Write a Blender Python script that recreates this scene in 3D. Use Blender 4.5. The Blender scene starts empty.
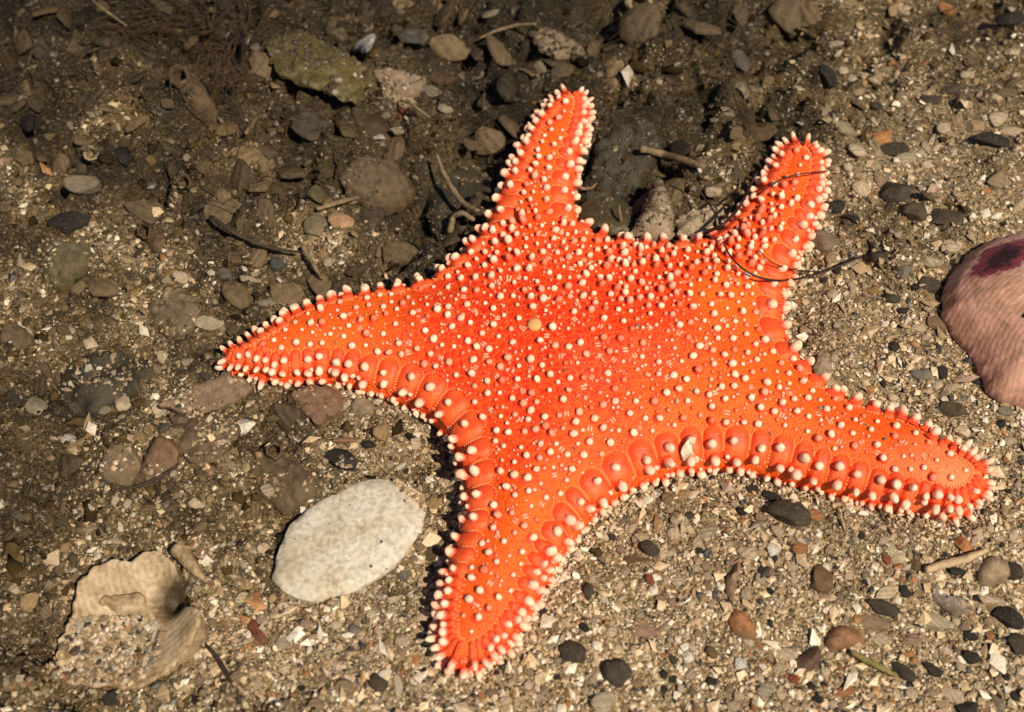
import bpy, math, random
import numpy as np
from mathutils import Vector, Matrix, Euler
from mathutils.geometry import delaunay_2d_cdt

random.seed(11)
RNG = np.random.default_rng(11)
SC = bpy.context.scene
COL = SC.collection

# ------------------------------------------------------------------ camera, sky, sun, exposure
HFOV, PITCH = 42.0, 58.0
CAM_D = 0.15 / math.tan(math.radians(HFOV / 2))
_p = math.radians(PITCH)
FW = np.array([0, math.cos(_p), -math.sin(_p)])
UP = np.array([0, math.sin(_p), math.cos(_p)])
CAM = -FW * CAM_D
FPX = 512 / math.tan(math.radians(HFOV / 2))
cd = bpy.data.cameras.new('camera')
cam = bpy.data.objects.new('camera', cd)
COL.objects.link(cam)
cam.location = CAM
cam.rotation_euler = (math.radians(90 - PITCH), 0, 0)
cd.sensor_width = 36
cd.angle = math.radians(HFOV)
cd.clip_start, cd.clip_end = 0.01, 100
cd.dof.use_dof = True
cd.dof.focus_distance = CAM_D - 0.008
cd.dof.aperture_fstop = 12
SC.camera = cam

SUN_EL, SUN_AZ = 56.0, -48.0          # azimuth from +x, towards the camera side
world = bpy.data.worlds.new('World')
SC.world = world
world.use_nodes = True
wn = world.node_tree
for n in list(wn.nodes):
    wn.nodes.remove(n)
sky = wn.nodes.new('ShaderNodeTexSky')
sky.sky_type = 'NISHITA'
sky.sun_disc = False
sky.sun_elevation = math.radians(SUN_EL)
sky.sun_rotation = math.radians(90 - SUN_AZ)
bg = wn.nodes.new('ShaderNodeBackground')
bg.inputs[1].default_value = 0.05
wo = wn.nodes.new('ShaderNodeOutputWorld')
wn.links.new(sky.outputs[0], bg.inputs[0])
wn.links.new(bg.outputs[0], wo.inputs[0])

sd = bpy.data.lights.new('sun', 'SUN')
sd.energy = 5.0
sd.angle = math.radians(1.0)
sd.color = (1.0, 0.885, 0.715)
sun = bpy.data.objects.new('sun', sd)
COL.objects.link(sun)
_sv = Vector((math.cos(math.radians(SUN_AZ)) * math.cos(math.radians(SUN_EL)),
              math.sin(math.radians(SUN_AZ)) * math.cos(math.radians(SUN_EL)),
              math.sin(math.radians(SUN_EL))))
sun.rotation_euler = _sv.to_track_quat('Z', 'Y').to_euler()
sun.location = _sv * 2

SC.view_settings.view_transform = 'Standard'
SC.view_settings.look = 'None'
SC.view_settings.exposure = 0.08
SC.view_settings.gamma = 1.0
SC.view_settings.use_curve_mapping = False

# ------------------------------------------------------------------ numeric helpers
def ray(px, py):
    px = np.asarray(px, float); py = np.asarray(py, float)
    d = FW[None] * FPX + np.stack([px - 512, 0 * px, 0 * px], -1).reshape(-1, 3) - UP[None] * (py.reshape(-1, 1) - 356)
    return d

def unproj(px, py, z=0.0):
    """pixel -> point of the world on the level z (arrays)"""
    d = ray(np.atleast_1d(px), np.atleast_1d(py))
    z = np.broadcast_to(np.asarray(z, float), (len(d),))
    t = (z - CAM[2]) / d[:, 2]
    return CAM[None] + d * t[:, None]

def proj(P):
    v = np.asarray(P) - CAM
    zc = v @ FW
    return 512 + FPX * v[..., 0] / zc, 356 - FPX * (v @ UP) / zc

PX = 0.300 / 1024                         # metres per pixel in the middle of the picture

def smooth(a, b, x):
    t = np.clip((x - a) / (b - a), 0, 1)
    return t * t * (3 - 2 * t)

def blur(a, s):
    n = int(3 * s + 1)
    k = np.exp(-0.5 * (np.arange(-n, n + 1) / s) ** 2); k /= k.sum()
    a = np.pad(a, ((n, n), (0, 0)), 'edge')
    a = sum(k[i] * a[i:a.shape[0] - 2 * n + i] for i in range(2 * n + 1))
    a = np.pad(a, ((0, 0), (n, n)), 'edge')
    return sum(k[i] * a[:, i:a.shape[1] - 2 * n + i] for i in range(2 * n + 1))

class Noise:
    """value noise on a lattice, cubic eased, vectorised"""
    def __init__(self, seed):
        self.t = np.random.default_rng(seed).random((256, 256)) * 2 - 1
    def __call__(self, x, y):
        xi = np.floor(x).astype(int); yi = np.floor(y).astype(int)
        fx = x - xi; fy = y - yi
        fx = fx * fx * fx * (fx * (fx * 6 - 15) + 10); fy = fy * fy * fy * (fy * (fy * 6 - 15) + 10)
        t = self.t
        a = t[xi % 256, yi % 256]; b = t[(xi + 1) % 256, yi % 256]
        c = t[xi % 256, (yi + 1) % 256]; d = t[(xi + 1) % 256, (yi + 1) % 256]
        return (a * (1 - fx) + b * fx) * (1 - fy) + (c * (1 - fx) + d * fx) * fy

NZ = [Noise(100 + i) for i in range(8)]

def in_poly(x, y, poly):
    ins = np.zeros(np.shape(x), bool)
    n = len(poly)
    for i in range(n):
        x0, y0 = poly[i]; x1, y1 = poly[(i + 1) % n]
        c = ((y0 > y) != (y1 > y)) & (x < (x1 - x0) * (y - y0) / ((y1 - y0) + 1e-15) + x0)
        ins ^= c
    return ins

def seg_dist(x, y, poly):
    d = np.full(np.shape(x), 1e9)
    n = len(poly)
    for i in range(n):
        ax, ay = poly[i]; bx, by = poly[(i + 1) % n]
        ux, uy = bx - ax, by - ay
        t = np.clip(((x - ax) * ux + (y - ay) * uy) / (ux * ux + uy * uy + 1e-20), 0, 1)
        d = np.minimum(d, (x - ax - t * ux) ** 2 + (y - ay - t * uy) ** 2)
    return np.sqrt(d)

def resample(P, step, closed=True):
    P = np.asarray(P, float)
    Q = np.vstack([P, P[:1]]) if closed else P
    L = np.r_[0, np.cumsum(np.linalg.norm(np.diff(Q, axis=0), axis=1))]
    n = max(3, int(round(L[-1] / step)))
    s = np.linspace(0, L[-1], n + 1)
    if closed:
        s = s[:-1]
    return np.stack([np.interp(s, L, Q[:, k]) for k in range(Q.shape[1])], -1)

def smooth_loop(P, it, w=0.5):
    for _ in range(it):
        P = P * (1 - w) + w * 0.5 * (np.roll(P, 1, 0) + np.roll(P, -1, 0))
    return P

def ico(sub):
    t = (1 + 5 ** .5) / 2
    v = [(-1, t, 0), (1, t, 0), (-1, -t, 0), (1, -t, 0), (0, -1, t), (0, 1, t), (0, -1, -t), (0, 1, -t),
         (t, 0, -1), (t, 0, 1), (-t, 0, -1), (-t, 0, 1)]
    f = [(0, 11, 5), (0, 5, 1), (0, 1, 7), (0, 7, 10), (0, 10, 11), (1, 5, 9), (5, 11, 4), (11, 10, 2), (10, 7, 6),
         (7, 1, 8), (3, 9, 4), (3, 4, 2), (3, 2, 6), (3, 6, 8), (3, 8, 9), (4, 9, 5), (2, 4, 11), (6, 2, 10), (8, 6, 7), (9, 8, 1)]
    v = [np.array(p, float) / np.linalg.norm(p) for p in v]
    for _ in range(sub):
        cache = {}; nf = []
        def mid(a, b):
            k = (min(a, b), max(a, b))
            if k not in cache:
                m = v[a] + v[b]; v.append(m / np.linalg.norm(m)); cache[k] = len(v) - 1
            return cache[k]
        for a, b, c in f:
            ab, bc, ca = mid(a, b), mid(b, c), mid(c, a)
            nf += [(a, ab, ca), (b, bc, ab), (c, ca, bc), (ab, bc, ca)]
        f = nf
    return np.array(v), np.array(f)

ICO = [ico(0), ico(1), ico(2)]
OCT = (np.array([(1, 0, 0), (0, 1, 0), (-1, 0, 0), (0, -1, 0), (0, 0, 1), (0, 0, -1)], float),
       np.array([(0, 1, 4), (1, 2, 4), (2, 3, 4), (3, 0, 4), (1, 0, 5), (2, 1, 5), (3, 2, 5), (0, 3, 5)]))

# ------------------------------------------------------------------ object helpers
def tag(o, label=None, cat=None, group=None, kind=None):
    if label: o['label'] = label
    if cat: o['category'] = cat
    if group: o['group'] = group
    if kind: o['kind'] = kind
    return o

def tri_mesh(name, V, F, mat, shade=True, attrs=None):
    """mesh from numpy arrays (triangles or an (n,k) face array)"""
    V = np.asarray(V, np.float32); F = np.asarray(F, np.int32)
    me = bpy.data.meshes.new(name)
    k = F.shape[1]
    me.vertices.add(len(V)); me.vertices.foreach_set('co', V.ravel())
    me.loops.add(F.size); me.loops.foreach_set('vertex_index', F.ravel())
    me.polygons.add(len(F))
    me.polygons.foreach_set('loop_start', np.arange(0, F.size, k, dtype=np.int32))
    me.polygons.foreach_set('use_smooth', np.full(len(F), shade))
    me.update(calc_edges=True)
    for nm, (typ, dat) in (attrs or {}).items():
        if typ == 'F':
            a = me.attributes.new(nm, 'FLOAT', 'POINT'); a.data.foreach_set('value', np.asarray(dat, np.float32).ravel())
        else:
            a = me.attributes.new(nm, 'FLOAT_COLOR', 'POINT')
            d = np.asarray(dat, np.float32)
            if d.shape[1] == 3: d = np.hstack([d, np.ones((len(d), 1), np.float32)])
            a.data.foreach_set('color', d.ravel())
    if mat: me.materials.append(mat)
    return me

def link(name, me, parent=None, loc=None, M=None):
    o = bpy.data.objects.new(name, me)
    COL.objects.link(o)
    if M is not None: o.matrix_local = M
    elif loc is not None: o.location = loc
    if parent: o.parent = parent
    return o

def empty(name, loc):
    o = bpy.data.objects.new(name, None)
    o.empty_display_size = 0.01
    COL.objects.link(o)
    o.location = loc
    return o

# ------------------------------------------------------------------ node helpers
class NT:
    def __init__(self, name, rough=0.6, spec=0.5):
        self.m = bpy.data.materials.new(name); self.m.use_nodes = True
        self.t = self.m.node_tree
        self.b = self.t.nodes['Principled BSDF']
        self.b.inputs['Roughness'].default_value = rough
        self.b.inputs['Specular IOR Level'].default_value = spec
    def n(self, typ, **kw):
        nd = self.t.nodes.new('ShaderNode' + typ)
        for k, v in kw.items(): setattr(nd, k, v)
        return nd
    def l(self, a, b): self.t.links.new(a, b)
    def coord(self, which='Object'): return self.n('TexCoord').outputs[which]
    def noise(self, scale, detail=4, rough=0.6, vec=None, dist=0.0):
        nd = self.n('TexNoise'); nd.inputs['Scale'].default_value = scale
        nd.inputs['Detail'].default_value = detail; nd.inputs['Roughness'].default_value = rough
        nd.inputs['Distortion'].default_value = dist
        self.l(vec if vec is not None else self.coord(), nd.inputs['Vector'])
        return nd
    def voro(self, scale, vec=None, feature='F1', rnd=1.0):
        nd = self.n('TexVoronoi', feature=feature); nd.inputs['Scale'].default_value = scale
        nd.inputs['Randomness'].default_value = rnd
        self.l(vec if vec is not None else self.coord(), nd.inputs['Vector'])
        return nd
    def ramp(self, fac, stops, interp='LINEAR'):
        nd = self.n('ValToRGB'); cr = nd.color_ramp; cr.interpolation = interp
        while len(cr.elements) < len(stops): cr.elements.new(0.5)
        for e, (p, c) in zip(cr.elements, stops):
            e.position = p; e.color = (c[0], c[1], c[2], 1) if hasattr(c, '__len__') else (c, c, c, 1)
        self.l(fac, nd.inputs[0])
        return nd.outputs[0]
    def mix(self, fac, a, b, blend='MIX'):
        nd = self.n('Mix', data_type='RGBA', blend_type=blend)
        for i, v in ((0, fac), (6, a), (7, b)):
            if hasattr(v, 'is_output'): self.l(v, nd.inputs[i])
            elif i == 0: nd.inputs[0].default_value = v
            else: nd.inputs[i].default_value = (*v, 1) if len(v) == 3 else v
        return nd.outputs[2]
    def math(self, op, a, b=0.0, c=0.0):
        nd = self.n('Math', operation=op)
        for i, v in enumerate((a, b, c)):
            if hasattr(v, 'is_output'): self.l(v, nd.inputs[i])
            else: nd.inputs[i].default_value = v
        return nd.outputs[0]
    def attr(self, name): return self.n('Attribute', attribute_name=name)
    def color(self, c): self.l(c, self.b.inputs['Base Color'])
    def bump(self, h, dist, strength=1.0, prev=None):
        nd = self.n('Bump'); nd.inputs['Distance'].default_value = dist; nd.inputs['Strength'].default_value = strength
        self.l(h, nd.inputs['Height'])
        if prev is not None: self.l(prev, nd.inputs['Normal'])
        self.l(nd.outputs[0], self.b.inputs['Normal'])
        return nd.outputs[0]
    def sss(self, w, r, scale):
        self.b.inputs['Subsurface Weight'].default_value = w
        self.b.inputs['Subsurface Radius'].default_value = r
        self.b.inputs['Subsurface Scale'].default_value = scale

# ------------------------------------------------------------------ materials
def mat_seabed():
    m = NT('seabed', 0.75, 0.25)
    c = m.coord()
    v = m.voro(1500, c)
    sepn = m.n('SeparateColor'); m.l(v.outputs['Color'], sepn.inputs[0])
    sand = m.ramp(sepn.outputs[0], [(0, (0.06, 0.045, 0.028)), (0.18, (0.15, 0.10, 0.048)), (0.45, (0.30, 0.205, 0.10)),
                                    (0.75, (0.36, 0.27, 0.155)), (1, (0.55, 0.43, 0.27))])
    n1 = m.noise(70, 6, 0.65, c)
    n2 = m.noise(420, 4, 0.6, c)
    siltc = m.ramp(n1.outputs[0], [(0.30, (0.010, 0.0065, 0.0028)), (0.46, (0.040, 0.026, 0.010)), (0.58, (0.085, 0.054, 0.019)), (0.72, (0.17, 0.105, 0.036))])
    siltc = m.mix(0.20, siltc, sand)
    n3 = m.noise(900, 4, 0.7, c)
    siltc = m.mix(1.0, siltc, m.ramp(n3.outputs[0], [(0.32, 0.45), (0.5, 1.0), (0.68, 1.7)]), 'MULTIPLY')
    siltc = m.mix(1.0, siltc, m.ramp(m.math('SUBTRACT', m.attr('silt').outputs['Fac'], 0.75), [(0.0, 1.0), (0.75, 0.20)]), 'MULTIPLY')  # high values darken further: light falloff painted into the mud colour
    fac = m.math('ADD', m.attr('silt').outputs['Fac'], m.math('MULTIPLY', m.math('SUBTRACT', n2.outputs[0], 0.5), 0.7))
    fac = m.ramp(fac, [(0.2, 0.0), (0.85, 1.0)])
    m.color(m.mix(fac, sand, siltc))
    h = m.math('ADD', m.math('MULTIPLY', v.outputs['Distance'], -0.5), m.math('MULTIPLY', n2.outputs[0], 1.2))
    m.bump(m.math('ADD', h, m.math('MULTIPLY', n3.outputs[0], 0.8)), 0.0014, 1.0)
    return m.m

def mat_grain(name, rough):
    m = NT(name, rough, 0.45)
    a = m.attr('tint')
    n = m.noise(1800, 3, 0.6)
    m.color(m.mix(1.0, a.outputs['Color'], m.ramp(n.outputs[0], [(0.3, 0.62), (0.7, 1.15)]), 'MULTIPLY'))
    return m.m

def mat_stone():
    m = NT('pebble_stone', 0.7, 0.22)
    oi = m.n('ObjectInfo')
    c = m.coord()
    v = m.n('VectorMath', operation='ADD'); m.l(c, v.inputs[0])
    r = m.n('CombineXYZ')
    for i in range(3): m.l(oi.outputs['Random'], r.inputs[i])
    m.l(r.outputs[0], v.inputs[1])
    n = m.noise(1.6, 8, 0.7, v.outputs[0])
    n2 = m.noise(7, 4, 0.65, v.outputs[0])
    col = m.mix(1.0, oi.outputs['Color'], m.ramp(n.outputs[0], [(0.28, 0.5), (0.5, 0.95), (0.72, 1.55)]), 'MULTIPLY')
    dust = m.ramp(n2.outputs[0], [(0.56, 0.0), (0.70, 0.55)])
    col = m.mix(dust, col, (0.20, 0.145, 0.085))
    m.color(col)
    m.bump(m.math('ADD', n.outputs[0], m.math('MULTIPLY', n2.outputs[0], 0.5)), 0.0006, 0.8)
    return m.m

def mat_shell(name='shell', silt=0.5, lines=90, k=1.0):
    m = NT(name, 0.5, 0.4)
    oi = m.n('ObjectInfo')
    c = m.coord()
    n0 = m.noise(110 * k, 5, 0.65, c)
    w = m.n('TexWave', wave_type='RINGS', rings_direction='SPHERICAL'); w.inputs['Scale'].default_value = lines * k
    w.inputs['Distortion'].default_value = 3.0; w.inputs['Detail'].default_value = 3; w.inputs['Detail Scale'].default_value = 1.5
    mp = m.n('Mapping'); mp.inputs['Location'].default_value = (0.012 / k, 0.014 / k, 0.0)
    m.l(c, mp.inputs[0]); m.l(mp.outputs[0], w.inputs['Vector'])
    n = m.noise(380 * k, 7, 0.7, c)
    col = m.mix(1.0, oi.outputs['Color'], m.ramp(n.outputs[0], [(0.28, 0.5), (0.5, 1.0), (0.72, 1.4)]), 'MULTIPLY')
    col = m.mix(0.25, col, m.mix(1.0, col, m.ramp(w.outputs[0], [(0.2, 0.55), (0.6, 1.1)]), 'MULTIPLY'))
    nf = m.noise(1300 * k, 5, 0.7, c)
    col = m.mix(1.0, col, m.ramp(nf.outputs[0], [(0.3, 0.7), (0.55, 1.0), (0.75, 1.25)]), 'MULTIPLY')
    s = m.ramp(m.math('ADD', n0.outputs[0], m.math('MULTIPLY', n.outputs[0], 0.5)), [(0.74, 0.0), (0.92, silt)])
    col = m.mix(s, col, (0.13, 0.085, 0.04))
    m.color(col)
    m.bump(m.math('ADD', m.math('MULTIPLY', w.outputs[0], 0.4), m.math('ADD', n.outputs[0], nf.outputs[0])), 0.0006, 0.8)
    return m.m

def mat_white_shell():
    m = NT('chalky_shell', 0.75, 0.25)
    c = m.coord()
    n = m.noise(90, 6, 0.65, c); n2 = m.noise(700, 4, 0.6, c)
    col = m.ramp(n.outputs[0], [(0.30, (0.38, 0.29, 0.18)), (0.45, (0.50, 0.43, 0.32)), (0.60, (0.57, 0.52, 0.42)), (0.74, (0.52, 0.40, 0.30))])
    col = m.mix(1.0, col, m.ramp(n2.outputs[0], [(0.3, 0.66), (0.6, 1.08)]), 'MULTIPLY')
    v = m.voro(260, c); v2 = m.noise(160, 2, 0.5, c)
    sp = m.math('MULTIPLY', m.math('LESS_THAN', v.outputs['Distance'], 0.13), m.math('GREATER_THAN', v2.outputs[0], 0.53))
    col = m.mix(m.math('MULTIPLY', sp, 0.85), col, (0.05, 0.035, 0.02))
    m.color(col)
    m.bump(m.math('ADD', m.math('MULTIPLY', n2.outputs[0], 0.8), m.math('ADD', n.outputs[0], m.math('MULTIPLY', sp, -1.0))), 0.00035, 0.7)
    return m.m

def mat_big_shell(stain_c, painted_holes):
    m = NT('ridged_pink_shell', 0.5, 0.4)
    c = m.coord()
    mp = m.n('Mapping'); mp.inputs['Location'].default_value = (-0.016, 0.030, 0.0)
    m.l(c, mp.inputs[0])
    w = m.n('TexWave', wave_type='RINGS', rings_direction='Z'); w.inputs['Scale'].default_value = 210
    w.inputs['Distortion'].default_value = 5; w.inputs['Detail'].default_value = 5; w.inputs['Detail Scale'].default_value = 1.5; w.inputs['Detail Roughness'].default_value = .7
    m.l(mp.outputs[0], w.inputs['Vector'])
    n = m.noise(60, 7, 0.65, c, 1.5); n2 = m.noise(600, 4, 0.65, c)
    col = m.ramp(n.outputs[0], [(0.32, (0.34, 0.20, 0.115)), (0.46, (0.48, 0.26, 0.175)), (0.60, (0.64, 0.34, 0.265)), (0.78, (0.68, 0.47, 0.37))])
    fade = m.ramp(m.noise(75, 3, 0.6, c).outputs[0], [(0.38, 0.0), (0.62, 1.0)])
    col = m.mix(fade, col, m.mix(1.0, col, m.ramp(w.outputs[0], [(0.1, 0.76), (0.7, 1.05)]), 'MULTIPLY'))
    col = m.mix(1.0, col, m.ramp(n2.outputs[0], [(0.3, 0.8), (0.7, 1.15)]), 'MULTIPLY')
    # maroon stain, an elongated patch with ragged edge
    mp2 = m.n('Mapping'); mp2.vector_type = 'TEXTURE'
    mp2.inputs['Location'].default_value = (stain_c[0], stain_c[1], 0)
    mp2.inputs['Rotation'].default_value = (0, 0, math.radians(38))
    mp2.inputs['Scale'].default_value = (0.0112, 0.0060, 1)
    m.l(c, mp2.inputs[0])
    sx = m.n('SeparateXYZ'); m.l(mp2.outputs[0], sx.inputs[0])
    r = m.math('SQRT', m.math('ADD', m.math('POWER', sx.outputs[0], 2.0), m.math('POWER', sx.outputs[1], 2.0)))
    ns = m.noise(260, 5, 0.7, c)
    r = m.math('ADD', r, m.math('MULTIPLY', m.math('SUBTRACT', ns.outputs[0], 0.5), 1.3))
    col = m.mix(m.ramp(r, [(0.85, 0.92), (1.02, 0.0)]), col, (0.15, 0.012, 0.034))
    col = m.mix(m.ramp(r, [(0.45, 0.92), (0.66, 0.0)]), col, (0.020, 0.007, 0.009))
    for hx, hy, hr in painted_holes:
        mp3 = m.n('Mapping'); mp3.vector_type = 'TEXTURE'
        mp3.inputs['Location'].default_value = (hx, hy, 0)
        mp3.inputs['Rotation'].default_value = (0, 0, math.radians(35))
        mp3.inputs['Scale'].default_value = (hr * 1.5, hr, 1)
        m.l(c, mp3.inputs[0])
        s3 = m.n('SeparateXYZ'); m.l(mp3.outputs[0], s3.inputs[0])
        r3 = m.math('SQRT', m.math('ADD', m.math('POWER', s3.outputs[0], 2.0), m.math('POWER', s3.outputs[1], 2.0)))
        r3 = m.math('ADD', r3, m.math('MULTIPLY', m.math('SUBTRACT', ns.outputs[0], 0.5), 0.9))
        col = m.mix(m.ramp(r3, [(0.8, 1.0), (1.0, 0.0)]), col, (0.012, 0.010, 0.009))  # near-black colour stands in for the dark inside each hole
    m.color(col)
    m.bump(m.math('ADD', m.math('MULTIPLY', w.outputs[0], 0.22), n2.outputs[0]), 0.0004, 0.6)
    return m.m

def mat_plain(name, c1, c2, scale=250, rough=0.6, bump=0.0006, spec=0.3):
    m = NT(name, rough, spec)
    n = m.noise(scale, 6, 0.65)
    m.color(m.ramp(n.outputs[0], [(0.3, c1), (0.7, c2)]))
    n2 = m.noise(scale * 4, 3, 0.6)
    m.bump(m.math('ADD', n.outputs[0], m.math('MULTIPLY', n2.outputs[0], 0.5)), bump, 0.8)
    return m.m

ORANGE = (0.84, 0.052, 0.009)

def mat_star_body():
    m = NT('sea_star_skin', 0.55, 0.22)
    c = m.coord()
    n1 = m.noise(38, 4, 0.6, c)
    col = m.ramp(n1.outputs[0], [(0.35, (0.66, 0.020, 0.005)), (0.56, (0.76, 0.040, 0.007)), (0.74, (0.82, 0.095, 0.009))])
    ln = m.n('VectorMath', operation='LENGTH'); m.l(c, ln.inputs[0])
    rr = m.math('ADD', m.math('MULTIPLY', ln.outputs['Value'], 8.4), m.math('MULTIPLY', m.math('SUBTRACT', n1.outputs[0], 0.5), 0.5))
    zone = m.ramp(rr, [(0.0, (0.66, 0.017, 0.004)), (0.28, (0.72, 0.030, 0.006)), (0.50, (0.82, 0.130, 0.008)), (0.84, (0.81, 0.100, 0.010)), (0.96, (0.88, 0.27, 0.11))])
    col = m.mix(0.75, col, zone)
    v = m.voro(430, c, 'DISTANCE_TO_EDGE')
    net = m.ramp(v.outputs['Distance'], [(0.02, 1.0), (0.16, 0.0)])
    col = m.mix(m.math('MULTIPLY', net, 0.34), col, (0.86, 0.17, 0.014))
    v2 = m.voro(1500, c)
    gr = m.ramp(v2.outputs['Distance'], [(0.15, 1.0), (0.45, 0.0)])
    col = m.mix(m.math('MULTIPLY', gr, 0.16), col, (0.93, 0.27, 0.06))
    m.color(col)
    h = m.math('ADD', m.math('MULTIPLY', v2.outputs['Distance'], -0.8), m.math('MULTIPLY', v.outputs['Distance'], 0.8))
    m.bump(h, 0.00035, 0.7)
    m.sss(0.12, (1.0, 0.25, 0.1), 0.0012)
    return m.m

def mat_plate():
    m = NT('sea_star_plate', 0.45, 0.3)
    n = m.noise(160, 3, 0.5); n2 = m.noise(1400, 3, 0.6)
    m.color(m.ramp(n.outputs[0], [(0.3, (0.76, 0.056, 0.012)), (0.52, (0.83, 0.100, 0.022)), (0.72, (0.87, 0.16, 0.045))]))
    m.bump(n2.outputs[0], 0.0003, 0.8)
    m.sss(0.12, (1.0, 0.25, 0.1), 0.0012)
    return m.m

def mat_peg(by_object):
    m = NT('sea_star_peg' if by_object else 'sea_star_small_peg', 0.55, 0.25)
    tip = m.attr('tip').outputs['Fac']
    colr = m.n('ObjectInfo').outputs['Color'] if by_object else m.attr('tint').outputs['Color']
    n = m.noise(2.2 if by_object else 900, 3, 0.6)
    f = m.math('ADD', tip, m.math('MULTIPLY', m.math('SUBTRACT', n.outputs[0], 0.5), 0.6))
    f = m.ramp(f, [(0.08, 0.0), (0.85, 1.0)])
    m.color(m.mix(f, (0.78, 0.060, 0.012), colr))
    m.bump(n.outputs[0], 0.00015, 0.5)
    m.sss(0.15, (1.0, 0.35, 0.15), 0.0012)
    return m.m

M_BED = mat_seabed()
M_GRAIN = mat_grain('sand_grain', 0.5)
M_SILT = mat_grain('silt_clump', 0.95)
M_SILT.node_tree.nodes['Principled BSDF'].inputs['Specular IOR Level'].default_value = 0.1
M_STONE = mat_stone()
M_SHELL = mat_shell('shell', 0.75)
M_CHIP = mat_shell('loose_chip', 0.35, 90, 0.006)
M_WHITE = mat_white_shell()
def mat_broken(stain=(0, 0)):  # stain: centre of the shade painted round the pit
    m = NT('broken_shell', 0.45, 0.45)
    c = m.coord()
    n = m.noise(120, 7, 0.7, c); n2 = m.noise(700, 5, 0.7, c)
    col = m.ramp(n.outputs[0], [(0.30, (0.16, 0.10, 0.045)), (0.46, (0.33, 0.22, 0.115)), (0.60, (0.46, 0.34, 0.20)), (0.75, (0.52, 0.42, 0.29))])
    w = m.n('TexWave', wave_type='RINGS', rings_direction='Z'); w.inputs['Scale'].default_value = 190
    w.inputs['Distortion'].default_value = 4; w.inputs['Detail'].default_value = 5; w.inputs['Detail Scale'].default_value = 2
    mp = m.n('Mapping'); mp.inputs['Location'].default_value = (-0.004, -0.014, 0)
    m.l(c, mp.inputs[0]); m.l(mp.outputs[0], w.inputs['Vector'])
    col = m.mix(1.0, col, m.ramp(w.outputs[0], [(0.1, 0.90), (0.6, 1.04)]), 'MULTIPLY')
    col = m.mix(1.0, col, m.ramp(n2.outputs[0], [(0.3, 0.72), (0.62, 1.12)]), 'MULTIPLY')
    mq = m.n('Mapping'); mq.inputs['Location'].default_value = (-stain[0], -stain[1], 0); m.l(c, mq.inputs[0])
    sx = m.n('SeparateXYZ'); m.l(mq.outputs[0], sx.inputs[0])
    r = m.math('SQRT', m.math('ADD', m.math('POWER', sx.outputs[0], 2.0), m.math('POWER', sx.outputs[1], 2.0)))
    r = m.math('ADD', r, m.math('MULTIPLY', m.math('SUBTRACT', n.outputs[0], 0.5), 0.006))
    col = m.mix(m.ramp(m.math('MULTIPLY', r, 100.0), [(0.30, 0.92), (0.75, 0.0)]), col, (0.035, 0.020, 0.008))  # shade of the hollow, painted as dark brown
    m.color(col)
    m.bump(m.math('ADD', m.math('MULTIPLY', w.outputs[0], .15), n2.outputs[0]), 0.0005, 0.8)
    return m.m
M_BODY, M_PLATE, M_PEG, M_PEGS = mat_star_body(), mat_plate(), mat_peg(True), mat_peg(False)
M_TWIG = mat_plain('twig', (0.10, 0.065, 0.03), (0.28, 0.20, 0.11), 500, 0.7)
M_DARKTWIG = mat_plain('dark_twig', (0.02, 0.013, 0.009), (0.07, 0.045, 0.025), 500, 0.6)
M_WEED = mat_plain('dark_weed', (0.018, 0.007, 0.006), (0.05, 0.018, 0.012), 700, 0.4, 0.0002)
M_BLADE = mat_plain('olive_blade', (0.045, 0.034, 0.010), (0.115, 0.088, 0.028), 120, 0.6)
M_TUBE = mat_plain('worm_tube', (0.035, 0.022, 0.010), (0.17, 0.105, 0.052), 260, 0.85, 0.002)
M_FUZZ = mat_plain('algae_fuzz', (0.032, 0.019, 0.008), (0.10, 0.060, 0.026), 260, 0.8)
M_DARKROCK = mat_plain('dark_rock', (0.014, 0.012, 0.008), (0.055, 0.042, 0.022), 110, 0.65, 0.001)
M_BEIGE = mat_plain('beige_rock', (0.15, 0.105, 0.06), (0.36, 0.28, 0.19), 130, 0.65, 0.001)

# ------------------------------------------------------------------ outline of the sea star (pixels traced on the picture)
OUT = [(220,359.5),(227,350),(239,343),(253,332),(269,323),(286,311),(304,303),(320,296.5),(338,292),(355,289),(371,286),(396,283),
 (410,281),(428,274),(444,264),(461,249),(478,231),(489,218),(494,206),(501,188),(509,168),(519,149),(528,133),(537,119),(547,106),(557,96),
 (567,90),(577,91),(585,98),(587,110),(585,125),(582,145),(578,158),(575,176),(574,190),(574,208),(578,219),(587,225),(603,231),
 (619,235),(643,237.5),(670,238),(697,237),(713,233),(722,226),(731,218),(741,208),(754,195),(763,181),(771,168),(778,154),(786,144),(796,140),(807,142),
 (817,149),(822,160),(823,171),(822,185),(820,201),(817,215),(812,229),(804,243),(800,256),(796,267),(788,283),(783,299),(781,315),(785,331),
 (794,345),(806,359),(820,374),(832,386),(851,394),(873,403),(894,410),(910,416),(926,426),(940,437),(956,446),(972,457),(981,468),(983,478),
 (982,487),(976,498),(965,508),(953,514),(938,513),(922,509),(898,507),(879,504),(859,499),(835,493),(820,489),(803,484),(790,480),(772,474),
 (753,470),(734,467.5),(714,467),(698,468),(682,470),(666,475),(649,480.5),(634,487),(623,494),(611,502),(596,512),(584,524),(573,537),(563,550),
 (556,562),(550,572),(542,586),(533,604),(523,622),(508,641),(493,655),(478,663),(465,664),(452,659),(445,649),(444,634),(443,619),(444,605),
 (446,587),(449,570),(455,552),(462,530),(466,510),(467,492),(465,475),(461,460),(454,444),(442,428),(428,416),(412,407),(396,400.5),(379,395),
 (360,390),(347,384),(328,381),(310,380.5),(289,382),(270,381),(257,376),(243,373),(229,368)]
OUT = np.array(OUT, float)
OUT = smooth_loop(resample(OUT, 3.0), 3)
_tan = np.roll(OUT, -3, 0) - np.roll(OUT, 3, 0)
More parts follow.
